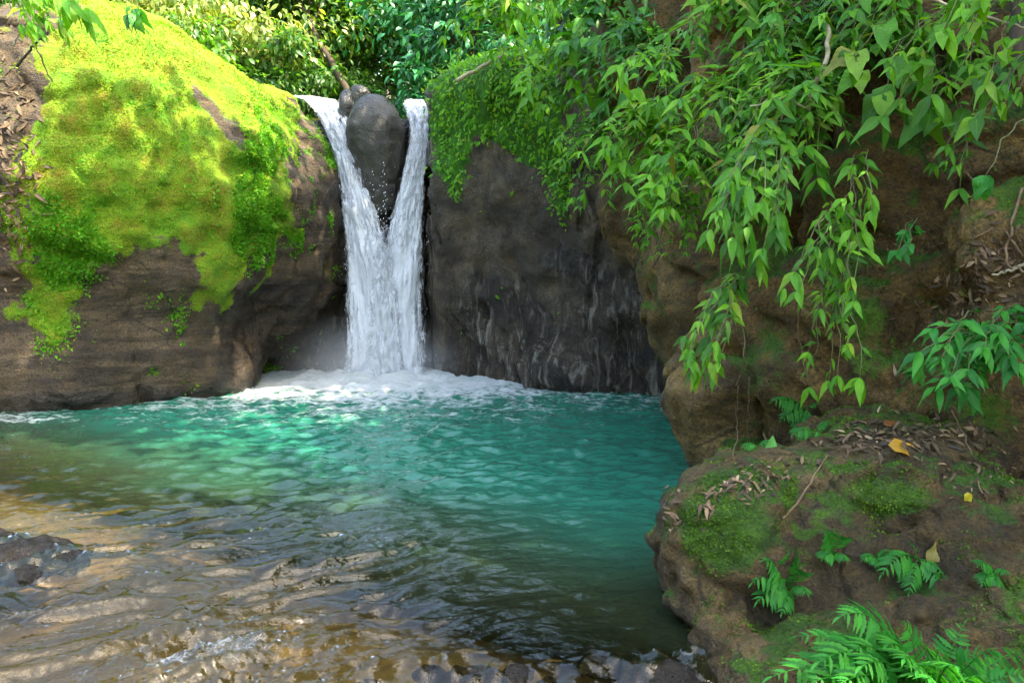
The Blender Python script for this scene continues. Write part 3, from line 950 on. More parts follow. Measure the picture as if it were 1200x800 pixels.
GREEN = [(.0, (.025, .13, .007)), (.35, (.055, .235, .009)), (.65, (.10, .33, .01)), (.88, (.16, .39, .014)), (.97, (.18, .33, .018)), (1, (.22, .17, .02))]
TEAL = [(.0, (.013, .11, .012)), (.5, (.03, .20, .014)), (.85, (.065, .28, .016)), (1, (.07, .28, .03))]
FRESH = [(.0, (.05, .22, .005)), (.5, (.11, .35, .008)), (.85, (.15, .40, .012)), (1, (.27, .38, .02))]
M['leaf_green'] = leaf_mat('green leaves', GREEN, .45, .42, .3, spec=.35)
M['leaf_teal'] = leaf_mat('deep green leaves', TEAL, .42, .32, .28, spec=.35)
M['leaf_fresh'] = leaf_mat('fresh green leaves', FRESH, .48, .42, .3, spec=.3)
M['fern'] = leaf_mat('fern green', [(.0, (.010, .13, .014)), (.5, (.018, .21, .02)), (1, (.045, .28, .022))], .45, .35, .15, spec=.35)
M['far_dark'] = leaf_mat('far dark leaves', [(0, (.02, .08, .012)), (.5, (.05, .16, .018)), (.85, (.09, .23, .03)), (1, (.2, .32, .08))], .45, .4, 0)
M['far_mid'] = leaf_mat('far green leaves', [(0, (.03, .11, .012)), (.5, (.08, .22, .02)), (.85, (.14, .30, .03)), (1, (.3, .40, .10))], .42, .42, 0)
M['far_teal'] = leaf_mat('far bluish leaves', [(0, (.008, .08, .025)), (.5, (.018, .17, .05)), (1, (.05, .28, .09))], .42, .3, 0)
M['far_pale'] = leaf_mat('far pale sunlit leaves', [(0, (.09, .17, .02)), (.4, (.21, .29, .04)), (.8, (.36, .42, .10)), (1, (.52, .52, .22))], .4, .45, 0)
M['bark'] = plain_mat('brown bark', (.03, .022, .013), (.09, .062, .036), 14, .9, (1, 1, .25))
M['stem'] = plain_mat('green brown stem', (.06, .075, .02), (.13, .13, .045), 20, .6)
M['root'] = plain_mat('dry root', (.10, .06, .03), (.24, .16, .09), 25, .8)
M['pale_wood'] = plain_mat('pale dead wood', (.20, .17, .10), (.42, .37, .24), 25, .8)
M['black_twig'] = plain_mat('dark twig', (.02, .018, .012), (.05, .04, .025), 25, .8)

def moss_tuft_mat(name, a, b, c, s=.9):
    g = G(name)
    co = g.n('TexCoord').outputs['Object']
    rnd = g.n('NewGeometry').outputs['Random Per Island']
    z = g.math('ADD', g.noise(co, s, 5, .6, .4), g.math('MULTIPLY', g.math('SUBTRACT', rnd, .5), .22))
    col = g.ramp(z, [(.34, a), (.45, b), (.53, b), (.62, c)])
    col = g.mul(col, g.ramp(g.n('NewGeometry').outputs['Random Per Island'], [(0, (.78, .8, .7)), (1, (1.15, 1.12, 1.1))]))
    p = g.n('BsdfPrincipled', {'Base Color': col, 'Roughness': .6, 'Specular IOR Level': .25})
    t = g.n('BsdfTranslucent', {'Color': g.mul(col, (1.4, 1.4, .6))})
    return g.done(g.n('MixShader', {0: .3, 1: p, 2: t}))
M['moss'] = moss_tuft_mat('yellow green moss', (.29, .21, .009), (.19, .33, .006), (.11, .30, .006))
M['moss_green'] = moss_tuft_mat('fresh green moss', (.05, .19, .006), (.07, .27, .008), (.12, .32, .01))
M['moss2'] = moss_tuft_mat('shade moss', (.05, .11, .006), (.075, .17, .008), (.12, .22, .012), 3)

def scatter(V, Q, N, mask, m, seed=0):
    """random points on the faces, weighted by area x mask"""
    a = V[Q[:, 0]]; b = V[Q[:, 1]]; c = V[Q[:, 2]]
    ar = np.linalg.norm(np.cross(b - a, c - a), axis=1)
    w = ar * np.maximum(mask[Q].mean(1), 0)
    w = np.cumsum(w)
    f = np.searchsorted(w, RNG.random(m) * w[-1])
    u, v = RNG.random(m), RNG.random(m)
    q = Q[np.minimum(f, len(Q) - 1)]
    p = (V[q[:, 0]] * ((1 - u) * (1 - v))[:, None] + V[q[:, 1]] * (u * (1 - v))[:, None] + V[q[:, 2]] * (u * v)[:, None] + V[q[:, 3]] * ((1 - u) * v)[:, None])
    return p, N[q[:, 0]]

def tufts(name, rockobj, V, Q, N, mask, m, size, mat, lift=.9, tmpl=TINY):
    p, n = scatter(V, Q, N, mask, m)
    d = n * lift + .8 * rand_dirs(m) + np.array([0, 0, -.15])
    R = frames(d, n + .5 * rand_dirs(m))
    bag = Bag(); stamp(bag, tmpl, p - n * .004, R, RNG.uniform(size[0], size[1], m))
    return obj(name, bag.mesh(name), mat, rockobj)

front = lambda V, N: (np.einsum('ij,ij->i', N, V - np.array([0, 0, CAM_Z])) < .15 * np.linalg.norm(V, axis=1))
dpx, dpy = proj(DV)
dn = fbm(DV * 1.1, 4, 91); dn2 = fbm(DV * 3.2, 3, 95)
mask = np.where(front(DV, DN), sstep(.38, .85, DM + .65 * dn + .4 * dn2 - .30 * np.exp(-(((dpx - 230) / 90) ** 2 + ((dpy - 190) / 60) ** 2))), 0)
gz_ = np.exp(-(((dpx - 315) / 55) ** 2 + ((dpy - 235) / 75) ** 2)) + .8 * np.exp(-(((dpx - 75) / 55) ** 2 + ((dpy - 290) / 60) ** 2))
gsel = sstep(.25, .6, gz_ + .35 * dn2 + .25 * dn)
mo = tufts('moss', dome, DV, DQ, DN, mask * (1 - gsel), 80000, (.014, .038), M['moss'], .6)
tufts('moss', dome, DV, DQ, DN, mask * gsel, 26000, (.022, .055), M['moss_green'], .8)
# small leafy weeds low on the dome
wm = np.where(front(DV, DN), np.maximum(np.exp(-(((dpx - 60) / 45) ** 2 + ((dpy - 350) / 45) ** 2)), .9 * np.exp(-(((dpx - 300) / 60) ** 2 + ((dpy - 270) / 60) ** 2))) *
              sstep(.05, .35, dn2), 0)
wm = wm * sstep(-6, 14, poly_dist(dpx, dpy, MOSS_POLY + []))
wm = np.maximum(wm, .55 * mask * sstep(.25, .5, dn))
tufts('leafy_moss', dome, DV, DQ, DN, wm, 9000, (.03, .075), M['leaf_fresh'], .6, SMALL)
# boulder and bank moss
un = fbm(UV_ * 6, 3, 96)
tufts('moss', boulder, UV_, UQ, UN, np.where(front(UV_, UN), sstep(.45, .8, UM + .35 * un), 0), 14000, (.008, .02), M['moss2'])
bn_ = fbm(BV * 3.5, 3, 97)
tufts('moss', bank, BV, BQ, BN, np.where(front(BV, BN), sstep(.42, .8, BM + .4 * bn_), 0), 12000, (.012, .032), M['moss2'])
on_ = fbm(OV * 3, 3, 98)
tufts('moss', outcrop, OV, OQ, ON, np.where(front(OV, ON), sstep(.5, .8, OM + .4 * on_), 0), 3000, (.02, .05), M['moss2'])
# creepers on the cliff
cpx, cpy = proj(CV)
cn = fbm(CV * 2.2, 3, 99)
cm = np.where(front(CV, CN), sstep(.35, .8, CM + .5 * cn), 0)
p, n = scatter(CV, CQ, CN, cm, 5200)
bag = Bag()
d = .5 * n + .8 * rand_dirs(5200) + np.array([0, 0, -.7])
stamp(bag, SMALL, p + n * RNG.uniform(0, .16, 5200)[:, None], frames(d, n + .3 * rand_dirs(5200)), RNG.uniform(.045, .12, 5200))
cr = obj('creeper', bag.mesh('creeper'), M['leaf_fresh'])
tag(cr, 'mat of small leaved creeper covering the upper part of the dark wet cliff', 'creeper')

# ---------------- trees beyond the fall
def leafcloud(bag, centers, radii, m, size, tmpl, droop=.5, flat=.6):
    k = RNG.integers(0, len(centers), m)
    off = RNG.normal(size=(m, 3)) * .48
    p = np.array(centers)[k] + off * np.array(radii)[k][:, None] * np.array([1, 1, flat])
    d = off / (np.linalg.norm(off, axis=1)[:, None] + 1e-6) + .9 * rand_dirs(m) + np.array([0, 0, -droop])
    up = np.array([0, -.25, 1.]) + .65 * rand_dirs(m)
    stamp(bag, tmpl, p, frames(d, up), RNG.uniform(size[0], size[1], m))

def tree(name, label, cat, base, height, crown, crad, nclump, m, size, mat, group=None, r=.12, lean=None, tmpl=TINY, droop=.5, top=None, flat=.6):
    base = np.array(base, float)
    t = thing(name, base, label, cat, group)
    top = base + np.array([0, 0, height]) if top is None else np.array(top, float)
    tr = Bag()
    pts = wiggle(bez(base - [0, 0, .4], (base + top) / 2 + RNG.normal(size=3) * .2, top, 14), .15 * min(1, height / 4), RNG.integers(99))
    tr.add(*tube(pts, r, r * .5, 9))
    cs = []
    for k in range(nclump):
        v = rand_dirs(1)[0] * RNG.uniform(.35, 1)
        cs.append(np.array(crown) + v * np.array(crad))
    for c in cs[:10]:
        s = pts[RNG.integers(7, 14)]
        tr.add(*tube(wiggle(bez(s, (s + c) / 2 + [0, 0, .3], c, 9), .12, RNG.integers(99)), r * .32, r * .08, 6))
    obj('trunk', tr.mesh('trunk'), M['bark'], t)
    b = Bag()
    leafcloud(b, cs, [min(crad) * RNG.uniform(.35, .7) for _ in cs], m, size, tmpl, droop, flat)
    obj('crown', b.mesh('crown'), mat, t)
    return t

def gpt(px, D):
    p = P(px, 100, D)
    return np.array([p[0], D, float(ground_z(np.array([p[0]]), np.array([D]))[0])])
def back_tree(px, py, D, crx, cry, m, size, mat, label, group=None, r=.1, **k):
    b = gpt(px + k.pop('bx', 0), D)
    c = P(px, py, D)
    tree('broadleaf_tree', label, 'tree', b, max(c[2] - b[2], .6), c, (crx, crx, cry), k.pop('nc', 22), m, size, mat, group, r, **k)

back_tree(258, 45, 19.0, 2.0, 1.5, 3200, (.12, .26), M['far_pale'], 'pale sunlit tree with drooping yellow green leaves above the mossy rock', tmpl=SMALL, droop=1.2)
back_tree(130, 5, 18.5, 1.8, 1.2, 3000, (.10, .22), M['far_pale'], 'sunlit pale tree over the crest of the mossy rock', tmpl=SMALL, droop=.9)
back_tree(350, -10, 20.5, 2.2, 1.5, 3500, (.12, .24), M['far_mid'], 'mid green tree between the pale tree and the leaning trunk', tmpl=SMALL)
back_tree(560, 20, 19, 2.3, 1.8, 4500, (.14, .28), M['far_teal'], 'bluish green broadleaf tree over the stream, right above the fall', tmpl=SMALL)
back_tree(470, -20, 22, 2.4, 2.0, 4200, (.12, .26), M['far_mid'], 'tall green tree standing upstream in line with the waterfall', tmpl=SMALL)
lt = np.array(P(372, 40, 19.3)); lb = np.array(P(424, 116, 18.6))
tree('leaning_tree', 'tree with a bare brown trunk leaning left behind the lip of the fall', 'tree', lb, 3, P(340, -15, 19.8), (1.8, 1.4, .9), 14, 2600, (.12, .24), M['far_dark'], None, .10, top=P(345, -5, 19.6), tmpl=SMALL)
i = 0
LB = 'tree of the dense dark green forest beyond the waterfall'
for px, D, py in [(-60, 22, 10), (30, 24, 0), (300, 24, 50), (400, 23, 40), (440, 26, -5), (520, 24, 30), (600, 23, 10), (660, 20, 0), (345, 29, 10), (490, 31, 20), (580, 31, 0), (390, 34, -10)]:
    back_tree(px, py, D, 2.6, 2.2, 2600, (.16, .34), [M['far_dark'], M['far_mid'], M['far_dark']][i % 3], LB, 'forest trees beyond the fall', r=.13, tmpl=SMALL, nc=18)
    i += 1
def bush(px, D, h, rx, m, size, mat, label, group=None, dz=0, tmpl=SMALL):
    b = gpt(px, D); b[2] += dz
    t = thing('bush', b, label, 'bush', group)
    bg_, s = Bag(), Bag()
    cs = [b + np.array([RNG.uniform(-rx, rx), RNG.uniform(-rx, rx) * .6, RNG.uniform(.15, 1) * h]) for _ in range(12)]
    for c in cs: s.add(*tube(bez(b - [0, 0, .2], (b + c) / 2 + [0, 0, .2], c, 7), .02, .006, 5))
    leafcloud(bg_, cs, [rx * .45] * 12, m, size, tmpl, .6)
    obj('stems', s.mesh('stems'), M['bark'], t)
    obj('leaves', bg_.mesh('leaves'), mat, t)
BB = 'leafy undergrowth bush on the bank of the stream above the fall'
for k, (px, D, h, rx, mm) in enumerate([(235, 17.6, 1.5, 1.0, 'far_mid'), (300, 18.4, 1.6, 1.0, 'far_dark'), (350, 19, 1.5, 1.1, 'far_dark'), (395, 20, 1.4, 1.0, 'far_dark'), (330, 21, 2, 1.3, 'far_mid'), (440, 21, 1.8, 1.2, 'far_dark'),
                                       (478, 20, 1.5, .9, 'far_teal'), (170, 19, 1.4, 1.2, 'far_pale'), (415, 23, 2.2, 1.3, 'far_mid'), (600, 18.5, 1.6, 1.1, 'far_mid')]):
    bush(px, D, h, rx, 1500, (.10, .24), M[mm], BB, 'undergrowth bushes above the fall')
bush(520, 17.6, 1.1, .8, 1600, (.12, .24), M['far_teal'], 'bright bluish green bush with round leaves at the right end of the fall lip', dz=.1)
# far wood as one mass
b = Bag(); cs = []
for k in range(90):
    D = RNG.uniform(34, 48); p = P(RNG.uniform(280, 850), 100, D)
    z0 = float(ground_z(np.array([p[0]]), np.array([D]))[0])
    cs.append(np.array([p[0], D, z0 + RNG.uniform(.3, 7)]))
leafcloud(b, cs, [2.6] * 90, 16000, (.3, .6), TINY, .5, .8)
tag(obj('far_wood', b.mesh('far_wood'), M['far_dark']), kind='stuff')

# unseen shade trees added on the right bank and cliff (crowns above the frame)
M['canopy'] = M['far_mid']
for bx, by, cx, cy_, cz, rx, ry, m in [(5.2, 14.2, 3.2, 12.0, 11.2, 3.4, 2.8, 2600), (6.6, 7.6, 5.2, 7.2, 10.2, 3.3, 3.4, 1500), (6.2, 2.2, 5.4, 2.6, 9.8, 2.9, 3.0, 3300), (5.0, 9.6, .7, 8.0, 10.6, 2.3, 1.9, 2200)]:
    z0 = float(ground_z(np.array([bx]), np.array([by]))[0])
    tree('added_shade_tree', 'unseen tall tree added on the brown bank, its crown shading the pool', 'tree', (bx, by, z0), cz - z0, (cx, cy_, cz), (rx, ry, 1.3), 34, m, (.25, .5), M['canopy'], 'added shade trees on the bank', .2, tmpl=SMALL)

# ---------------- shrubs, vines and hanging plants on the right
def leaves_on(bag, pts, t0, nl, L, tmpl, rosette=3, hang=.45):
    n = len(pts)
    tg = np.gradient(pts, axis=0); tg /= np.linalg.norm(tg, axis=1)[:, None] + 1e-9
    P_, D_, S_ = [], [], []
    for k in range(nl):
        t = t0 + (1 - t0) * (k + RNG.uniform(-.3, .3)) / max(nl - 1, 1)
        t = min(max(t, 0), 1)
        i = min(int(t * (n - 1)), n - 1)
        side = np.cross(tg[i], [0, 0, 1.]); side /= np.linalg.norm(side) + 1e-6
        s = 1 if k % 2 else -1
        d = tg[i] * RNG.uniform(.4, .9) + side * s * RNG.uniform(.5, 1) + np.array([-.22, -.3, .05]) + np.array([0, 0, -hang * RNG.uniform(.4, 1.8)]) +   .5 * rand_dirs(1)[0]
        P_.append(pts[i]); D_.append(d); S_.append(L * RNG.uniform(.55, 1.15) * (.75 + .25 * min(1, 2 * (1 - t) + .3)))
    for k in range(rosette):
        a = k * 2 * math.pi / max(rosette, 1) + RNG.uniform(0, 1)
        d = tg[-1] * .8 + .7 * np.array([math.cos(a), math.sin(a) - .2, 0]) + np.array([0, 0, -hang])
        P_.append(pts[-1]); D_.append(d); S_.append(L * RNG.uniform(.7, 1.1))
    m = len(P_)
    up = np.array([-.25, -.45, 1.0]) + .6 * rand_dirs(m)
    stamp(bag, tmpl, np.array(P_), frames(np.array(D_), up), np.array(S_))

def shrub(label, cx, cy_, rx, ry, D, L, nb, nl, mat='leaf_green', tmpl=LANCE, root=None, hang=.10, name='hanging_shrub', cat='shrub', group=None, dr=.45, thick=.006):
    root = P(cx + .35 * rx, cy_ - .55 * ry, D + .7) if root is None else np.array(root, float)
    t = thing(name, root, label, cat, group)
    lv, st = Bag(), Bag()
    nb = int(nb * 1.6) if nb > 8 else nb
    for k in range(nb):
        a, r = RNG.uniform(0, 2 * math.pi), math.sqrt(RNG.uniform(.08, 1))
        tip = P(cx + rx * r * math.cos(a), cy_ + ry * r * math.sin(a), D + RNG.uniform(-dr, dr * .6))
        ln = np.linalg.norm(tip - root)
        mid_ = (root + tip) / 2 + np.array([0, -.1 * ln, .28 * ln])
        pts = wiggle(bez(root, mid_, tip, 14), .05 * ln, RNG.integers(99))
        st.add(*tube(pts, thick, thick * .35, 5))
        tm = tmpl if RNG.random() < .7 or tmpl is BROAD else (LANCE2 if RNG.random() < .6 else OVATE)
        leaves_on(lv, pts, .22, nl, L * RNG.uniform(.65, 1.3), tm, 3, hang * RNG.uniform(.3, 1.3))
    obj('stems', st.mesh('stems'), M['stem'], t)
    obj('leaves', lv.mesh('leaves'), M[mat], t)
    return t

shrub('light green leafy shrub on the crest of the dark cliff beside the fall', 585, 45, 62, 48, 12.2, .26, 16, 10, 'leaf_fresh', LANCE)
shrub('drooping shrub with broad leaves over the edge of the dark wet cliff', 655, 95, 55, 62, 10.2, .24, 16, 9, 'leaf_fresh', OVATE)
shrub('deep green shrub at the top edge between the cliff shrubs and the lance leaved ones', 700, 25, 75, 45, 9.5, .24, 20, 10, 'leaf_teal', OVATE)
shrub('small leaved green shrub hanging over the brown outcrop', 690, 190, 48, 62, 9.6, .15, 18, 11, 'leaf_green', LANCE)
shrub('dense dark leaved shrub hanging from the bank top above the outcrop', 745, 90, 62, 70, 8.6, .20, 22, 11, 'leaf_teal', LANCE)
shrub('yellowish green young shrub with wide leaves in front of the dark leaved shrub', 765, 92, 40, 30, 6.2, .19, 7, 7, 'leaf_fresh', LANCE2, hang=.2)
shrub('large lance leaved shrub with leaves reaching out over the pool', 745, 175, 62, 55, 7.0, .20, 20, 10, 'leaf_fresh', LANCE)
shrub('thicket of long narrow leaves at the top of the bank', 850, 40, 85, 58, 6.4, .19, 26, 12, 'leaf_green', LANCE)
shrub('shrub with glossy long leaves hanging in the middle of the bank', 830, 150, 80, 60, 5.9, .18, 26, 11, 'leaf_green', LANCE)
shrub('fine leaved bright bush hanging low over the outcrop', 785, 265, 50, 42, 6.9, .085, 22, 16, 'leaf_fresh', LANCE)
shrub('pale green shrub of narrow leaves in the dense middle of the hanging greenery', 920, 150, 72, 70, 5.4, .17, 22, 11, 'leaf_green', LANCE)
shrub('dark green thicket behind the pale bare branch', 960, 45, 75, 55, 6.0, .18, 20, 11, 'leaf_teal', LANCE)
shrub('cascading shrub with long pointed leaves in front of the brown earth', 880, 250, 48, 58, 4.9, .17, 18, 9, 'leaf_green', LANCE2, root=P(915, 165, 5.6), hang=.5)
shrub('hanging tuft of long leaves at the lowest end of the cascade, against the wet cliff', 822, 405, 26, 34, 4.9, .14, 9, 7, 'leaf_green', LANCE2, root=P(868, 330, 5.3), hang=.6)
shrub('drooping stem with broad pale leaves before the mossy earth', 960, 335, 48, 45, 4.7, .15, 10, 6, 'leaf_green', LANCE2, root=P(985, 250, 5.3), hang=.45)
shrub('thin hanging sprig with narrow leaves above the leaf litter', 975, 430, 38, 40, 4.6, .13, 7, 6, 'leaf_fresh', LANCE2, root=P(965, 335, 5.1), hang=.5)
shrub('sprig of pointed yellow green leaves hanging before bare brown earth', 1005, 245, 24, 36, 4.8, .14, 5, 5, 'leaf_fresh', LANCE2, root=P(1000, 190, 5.4), hang=.45)
shrub('large leaved plant with a wide glossy leaf on the upper brown earth', 1050, 85, 62, 48, 5.2, .22, 5, 4, 'leaf_green', BROAD, root=P(1080, 40, 5.8), hang=.6)
shrub('long narrow leaved plant hanging over the mossy earth high on the bank', 1070, 130, 45, 30, 5.0, .26, 5, 3, 'leaf_green', LANCE2, root=P(1105, 95, 5.6), hang=.35)
shrub('leafy branch reaching in over the brown earth from beyond the frame edge', 1160, 110, 42, 40, 4.3, .14, 8, 6, 'leaf_green', OVATE, root=P(1230, 70, 4.5), hang=.5)
shrub('branch with fresh round leaves at the top corner of the bank', 1150, 20, 55, 28, 4.2, .12, 9, 7, 'leaf_fresh', OVATE, root=P(1230, -20, 4.4), hang=.3)
shrub('single torn broad leaf hanging on a thin stem before the brown earth', 1160, 205, 8, 10, 3.9, .17, 1, 2, 'fern', BROAD, root=P(1215, 150, 4.2), hang=1.4)
shrub('low plant with broad shiny leaves rooted on the mossy bank above the boulder', 1130, 420, 62, 42, 4.1, .15, 16, 6, 'fern', LANCE2, root=P(1150, 425, 4.6), hang=.45, name='bank_plant', cat='plant')
shrub('small plant with rounded leaves above the broad shiny leaved plant', 1180, 385, 25, 25, 4.2, .10, 7, 5, 'fern', OVATE, root=P(1195, 390, 4.6), hang=.4, name='bank_plant', cat='plant')
shrub('seedling with four rounded leaves on bare brown earth under the hanging roots', 1068, 285, 18, 16, 4.9, .09, 4, 2, 'fern', OVATE, root=P(1070, 275, 5.3), hang=.5, name='seedling', cat='seedling')
shrub('shrub of small leaves spilling down between the wet cliff and the outcrop', 700, 150, 40, 60, 10.0, .16, 18, 11, 'leaf_fresh', LANCE)
shrub('young shrub with pale long leaves halfway down the hanging greenery', 800, 215, 60, 45, 6.0, .16, 16, 10, 'leaf_fresh', LANCE)
shrub('dense leafy shrub against the sky-side corner of the bank above the bare branch', 1020, 20, 70, 36, 5.6, .17, 20, 10, 'leaf_green', LANCE)
shrub('shrub of narrow shaded leaves behind the pale bare branch', 930, 95, 70, 50, 5.9, .18, 22, 11, 'leaf_green', LANCE)
shrub('airy plant with light green leaves spreading outwards over the upper brown earth', 1100, 70, 62, 40, 4.9, .13, 10, 7, 'leaf_fresh', LANCE, root=P(1130, 25, 5.4), hang=.05)
shrub('thin stemmed plant with outspread leaves at mid height of the bare brown earth', 1110, 200, 40, 34, 4.8, .11, 6, 5, 'leaf_green', LANCE2, root=P(1140, 150, 5.3), hang=.15)
# top-left overhang
shrub('sunlit branch with yellow green leaves hanging into the top corner above the mossy rock', 45, 12, 62, 22, 9.0, .24, 14, 8, 'leaf_fresh', LANCE2, root=P(-40, -40, 9.3), hang=.6, name='leafy_branch', cat='branch')
shrub('dark twig with a few drooping leaves against the pale trees', 150, 12, 22, 14, 7.0, .16, 4, 4, 'leaf_teal', OVATE, root=P(150, -50, 7.1), hang=.8, name='leafy_branch', cat='branch', dr=.1)
shrub('branch of bright leaves hanging in at the top over the fall side shrubs', 610, 8, 45, 16, 7.5, .2, 8, 6, 'leaf_fresh', LANCE2, root=P(640, -50, 7.6), hang=.5, name='leafy_branch', cat='branch', dr=.2)

# ---------------- ferns
def fern(label, root, tips, L, mat='fern', pairs=13, name='fern', arch=.35, group=None):
    root = np.array(root, float)
    t = thing(name, root, label, 'fern', group)
    for tip, up in tips:
        tip = np.array(tip, float)
        ln = np.linalg.norm(tip - root)
        pts = bez(root, (root + tip) / 2 + np.array([0, 0, arch * ln * up]), tip, 26)
        b = Bag()
        b.add(*tube(pts, .006 * ln + .001, .0012, 5))
        tg = np.gradient(pts, axis=0); tg /= np.linalg.norm(tg, axis=1)[:, None]
        Pp, Dd, Uu, Ss = [], [], [], []
        for k in range(pairs):
            f = .22 + .76 * k / (pairs - 1)
            i = min(int(f * 25), 25)
            side = np.cross(tg[i], [0, -.6, .8]); side /= np.linalg.norm(side) + 1e-6
            nr = np.cross(side, tg[i])
            s_ = L * ln * (math.sin(math.pi * min(1, (f - .1) / .9) ** .8) * .85 + .18) * (1 if f < .96 else .7)
            for s in (-1, 1):
                Pp.append(pts[i]); Dd.append(side * s + tg[i] * (.45 + .3 * f) + np.array([0, 0, -.42]) + .08 * rand_dirs(1)[0]); Uu.append(nr + .15 * rand_dirs(1)[0]); Ss.append(s_ * RNG.uniform(.9, 1.1))
        Pp.append(pts[-1]); Dd.append(tg[-1]); Uu.append([0, 0, 1.]); Ss.append(L * ln * .35)
        stamp(b, PINNA, np.array(Pp), frames(np.array(Dd), np.array(Uu)), np.array(Ss))
        obj('frond', b.mesh('frond'), M[mat], t)
    return t
R0 = P(1085, 850, 2.75)
fern('large bright green fern spreading its fronds in front of the mossy boulder', R0,
     [(P(985, 722, 2.55), 1.25), (P(905, 792, 2.5), .8), (P(960, 775, 2.35), .9), (P(1010, 780, 2.3), .7), (P(1060, 772, 2.3), .7), (P(1130, 730, 2.75), .5), (P(1100, 760, 2.5), .5),
      (P(1215, 790, 2.6), .8), (P(1180, 770, 2.8), .6), (P(1150, 790, 2.4), .5), (P(935, 745, 2.75), 1.0), (P(1020, 740, 2.6), 1.1), (P(1090, 795, 2.2), .5), (P(1210, 760, 3.0), .6), (P(985, 800, 2.25), .6), (P(1040, 755, 2.45), .9), (P(1075, 785, 2.3), .7), (P(1120, 780, 2.25), .6), (P(1000, 760, 2.45), .9), (P(1060, 730, 2.7), .9), (P(950, 800, 2.3), .6), (P(1160, 760, 2.5), .5)], .19, pairs=15)
def small_fern(label, px, py, tips, L=.3, dz=.0, mat='fern', pairs=9):
    h = hit(px, py)
    root = h[0]
    D = root[1]
    fern(label, root, [(P(px + dx, py + dy, D - dd), up) for dx, dy, dd, up in tips], L, mat, pairs, 'small_fern')
small_fern('small dark fern low on the front of the boulder, with a black root below', 928, 690, [(-46, -8, .12, 1.2), (-32, -34, .1, .9), (-5, -44, .06, .7), (12, -30, .1, .8), (18, 5, .16, .9), (-12, 28, .14, .5), (-40, 14, .14, .8)], .42)
small_fern('tiny upright fern on the brown face under the mossy ridge', 978, 648, [(-12, -26, .05, .5), (8, -24, .06, .7), (14, 8, .1, .8), (-14, 6, .09, .6)], .5)
small_fern('tiny fern tuft with narrow leaflets on the middle of the boulder face', 1026, 652, [(-16, 4, .06, .9), (14, -8, .08, .8), (18, 8, .08, .7), (0, 12, .09, .4)], .35)
small_fern('fern with two long fronds beside the olive fallen leaf on the boulder', 1075, 655, [(-42, 18, .14, 1.1), (-4, -16, .08, .8), (30, 18, .12, .9), (34, 40, .16, .7), (-10, 40, .14, .5)], .36)
small_fern('little fern near the outer end of the boulder face', 1165, 668, [(-18, -6, .08, .8), (18, 4, .1, .8), (4, 24, .12, .4), (-14, 16, .1, .5)], .4)
small_fern('fern hanging from the bank above the twig on the boulder', 945, 478, [(-40, -8, .1, .7), (-30, 14, .12, .6), (5, 22, .12, .4), (18, -8, .08, .6), (-12, 36, .16, .4), (14, 44, .16, .3)], .36)
small_fern('fern tuft just above the upright green leaf on the boulder', 955, 505, [(-26, 4, .08, .7), (-10, 26, .1, .4), (12, 14, .1, .6), (16, -12, .06, .6)], .42)
small_fern('short pale fern leaning out behind the boulder top', 888, 522, [(-18, 2, .05, .7), (14, -6, .05, .7), (18, 6, .06, .6)], .4, mat='fern')

# ---------------- fallen leaves, litter, roots
def one_leaf(label, px, py, L, col, tmpl=BROAD, dirv=(1, -.2, .1), upv=None, name='fallen_leaf', cat='leaf', D=None):
    key = 'leaf_' + '_'.join('%d' % (c * 1000) for c in col)
    if key not in M:
        M[key] = leaf_mat('fallen leaf colour', [(0, col), (1, col)], .5, .25, .3)
    h = hit(px, py)
    p, n = h[0], h[1]
    b = Bag()
    d = np.array([dirv], float)
    stamp(b, tmpl, (p + n * .012 - d[0] / np.linalg.norm(d[0]) * L * .5)[None], frames(d, np.array([n + np.array([0, 0, .6]) if upv is None else upv], float)), [L])
    tag(obj(name, b.mesh(name), M[key]), label, cat)
one_leaf('large yellow orange dead leaf lying on the litter on top of the boulder', 1064, 526, .19, (.55, .28, .025), OVATE, (1, -.1, -.16), (-.1, -.8, .7))
one_leaf('reddish brown dead leaf behind the large yellow one', 1046, 498, .12, (.30, .10, .03), OVATE, (1, .2, .1), (-.1, -.7, .7))
one_leaf('pale green fallen leaf below the reddish brown leaf', 1040, 508, .09, (.16, .22, .04), OVATE, (1, 0, -.05))
one_leaf('small bright yellow leaf stuck to the dark rock below the litter', 1134, 585, .065, (.60, .50, .03), BROAD, (.1, -.1, -1))
one_leaf('olive yellow withered leaf standing up among the ferns on the boulder', 1099, 647, .12, (.24, .19, .04), BROAD, (.25, -.25, 1), (-.2, -1, 0))
one_leaf('single upright oval green leaf growing from the boulder top', 905, 524, .10, (.06, .28, .03), BROAD, (.15, -.1, 1), (-.2, -1, .1), 'seedling', 'seedling')
one_leaf('curled tan dead leaf on the ledge of dark litter', 1118, 378, .09, (.30, .17, .07), OVATE, (1, -.2, .1))
one_leaf('yellow green leaf lying on the ledge of dark litter', 1135, 343, .12, (.28, .28, .05), OVATE, (1, -.1, -.1))

M['litter'] = leaf_mat('dead brown leaves', [(0, (.025, .014, .008)), (.4, (.07, .038, .018)), (.75, (.13, .075, .035)), (.93, (.24, .15, .08)), (1, (.38, .27, .16))], .7, .05, .15)
def litter(px0, py0, sx_, sy_, m, L, only, rot=0.0):
    Pp, Nn = [], []
    k = 0
    while len(Pp) < m and k < m * 4:
        k += 1
        a, b_ = RNG.normal() * sx_, RNG.normal() * sy_
        h = hit(px0 + a, py0 + b_ + a * rot, only)
        if h is None: continue
        Pp.append(h[0] + h[1] * RNG.uniform(.002, .02)); Nn.append(h[1])
    n = np.array(Nn); m = len(Pp)
    d = rand_dirs(m) + .15 * n; d -= n * np.einsum('ij,ij->i', d, n)[:, None] * .8
    return np.array(Pp), frames(d, n + .35 * rand_dirs(m) + [0, 0, .3]), RNG.uniform(L[0], L[1], m)
b = Bag()
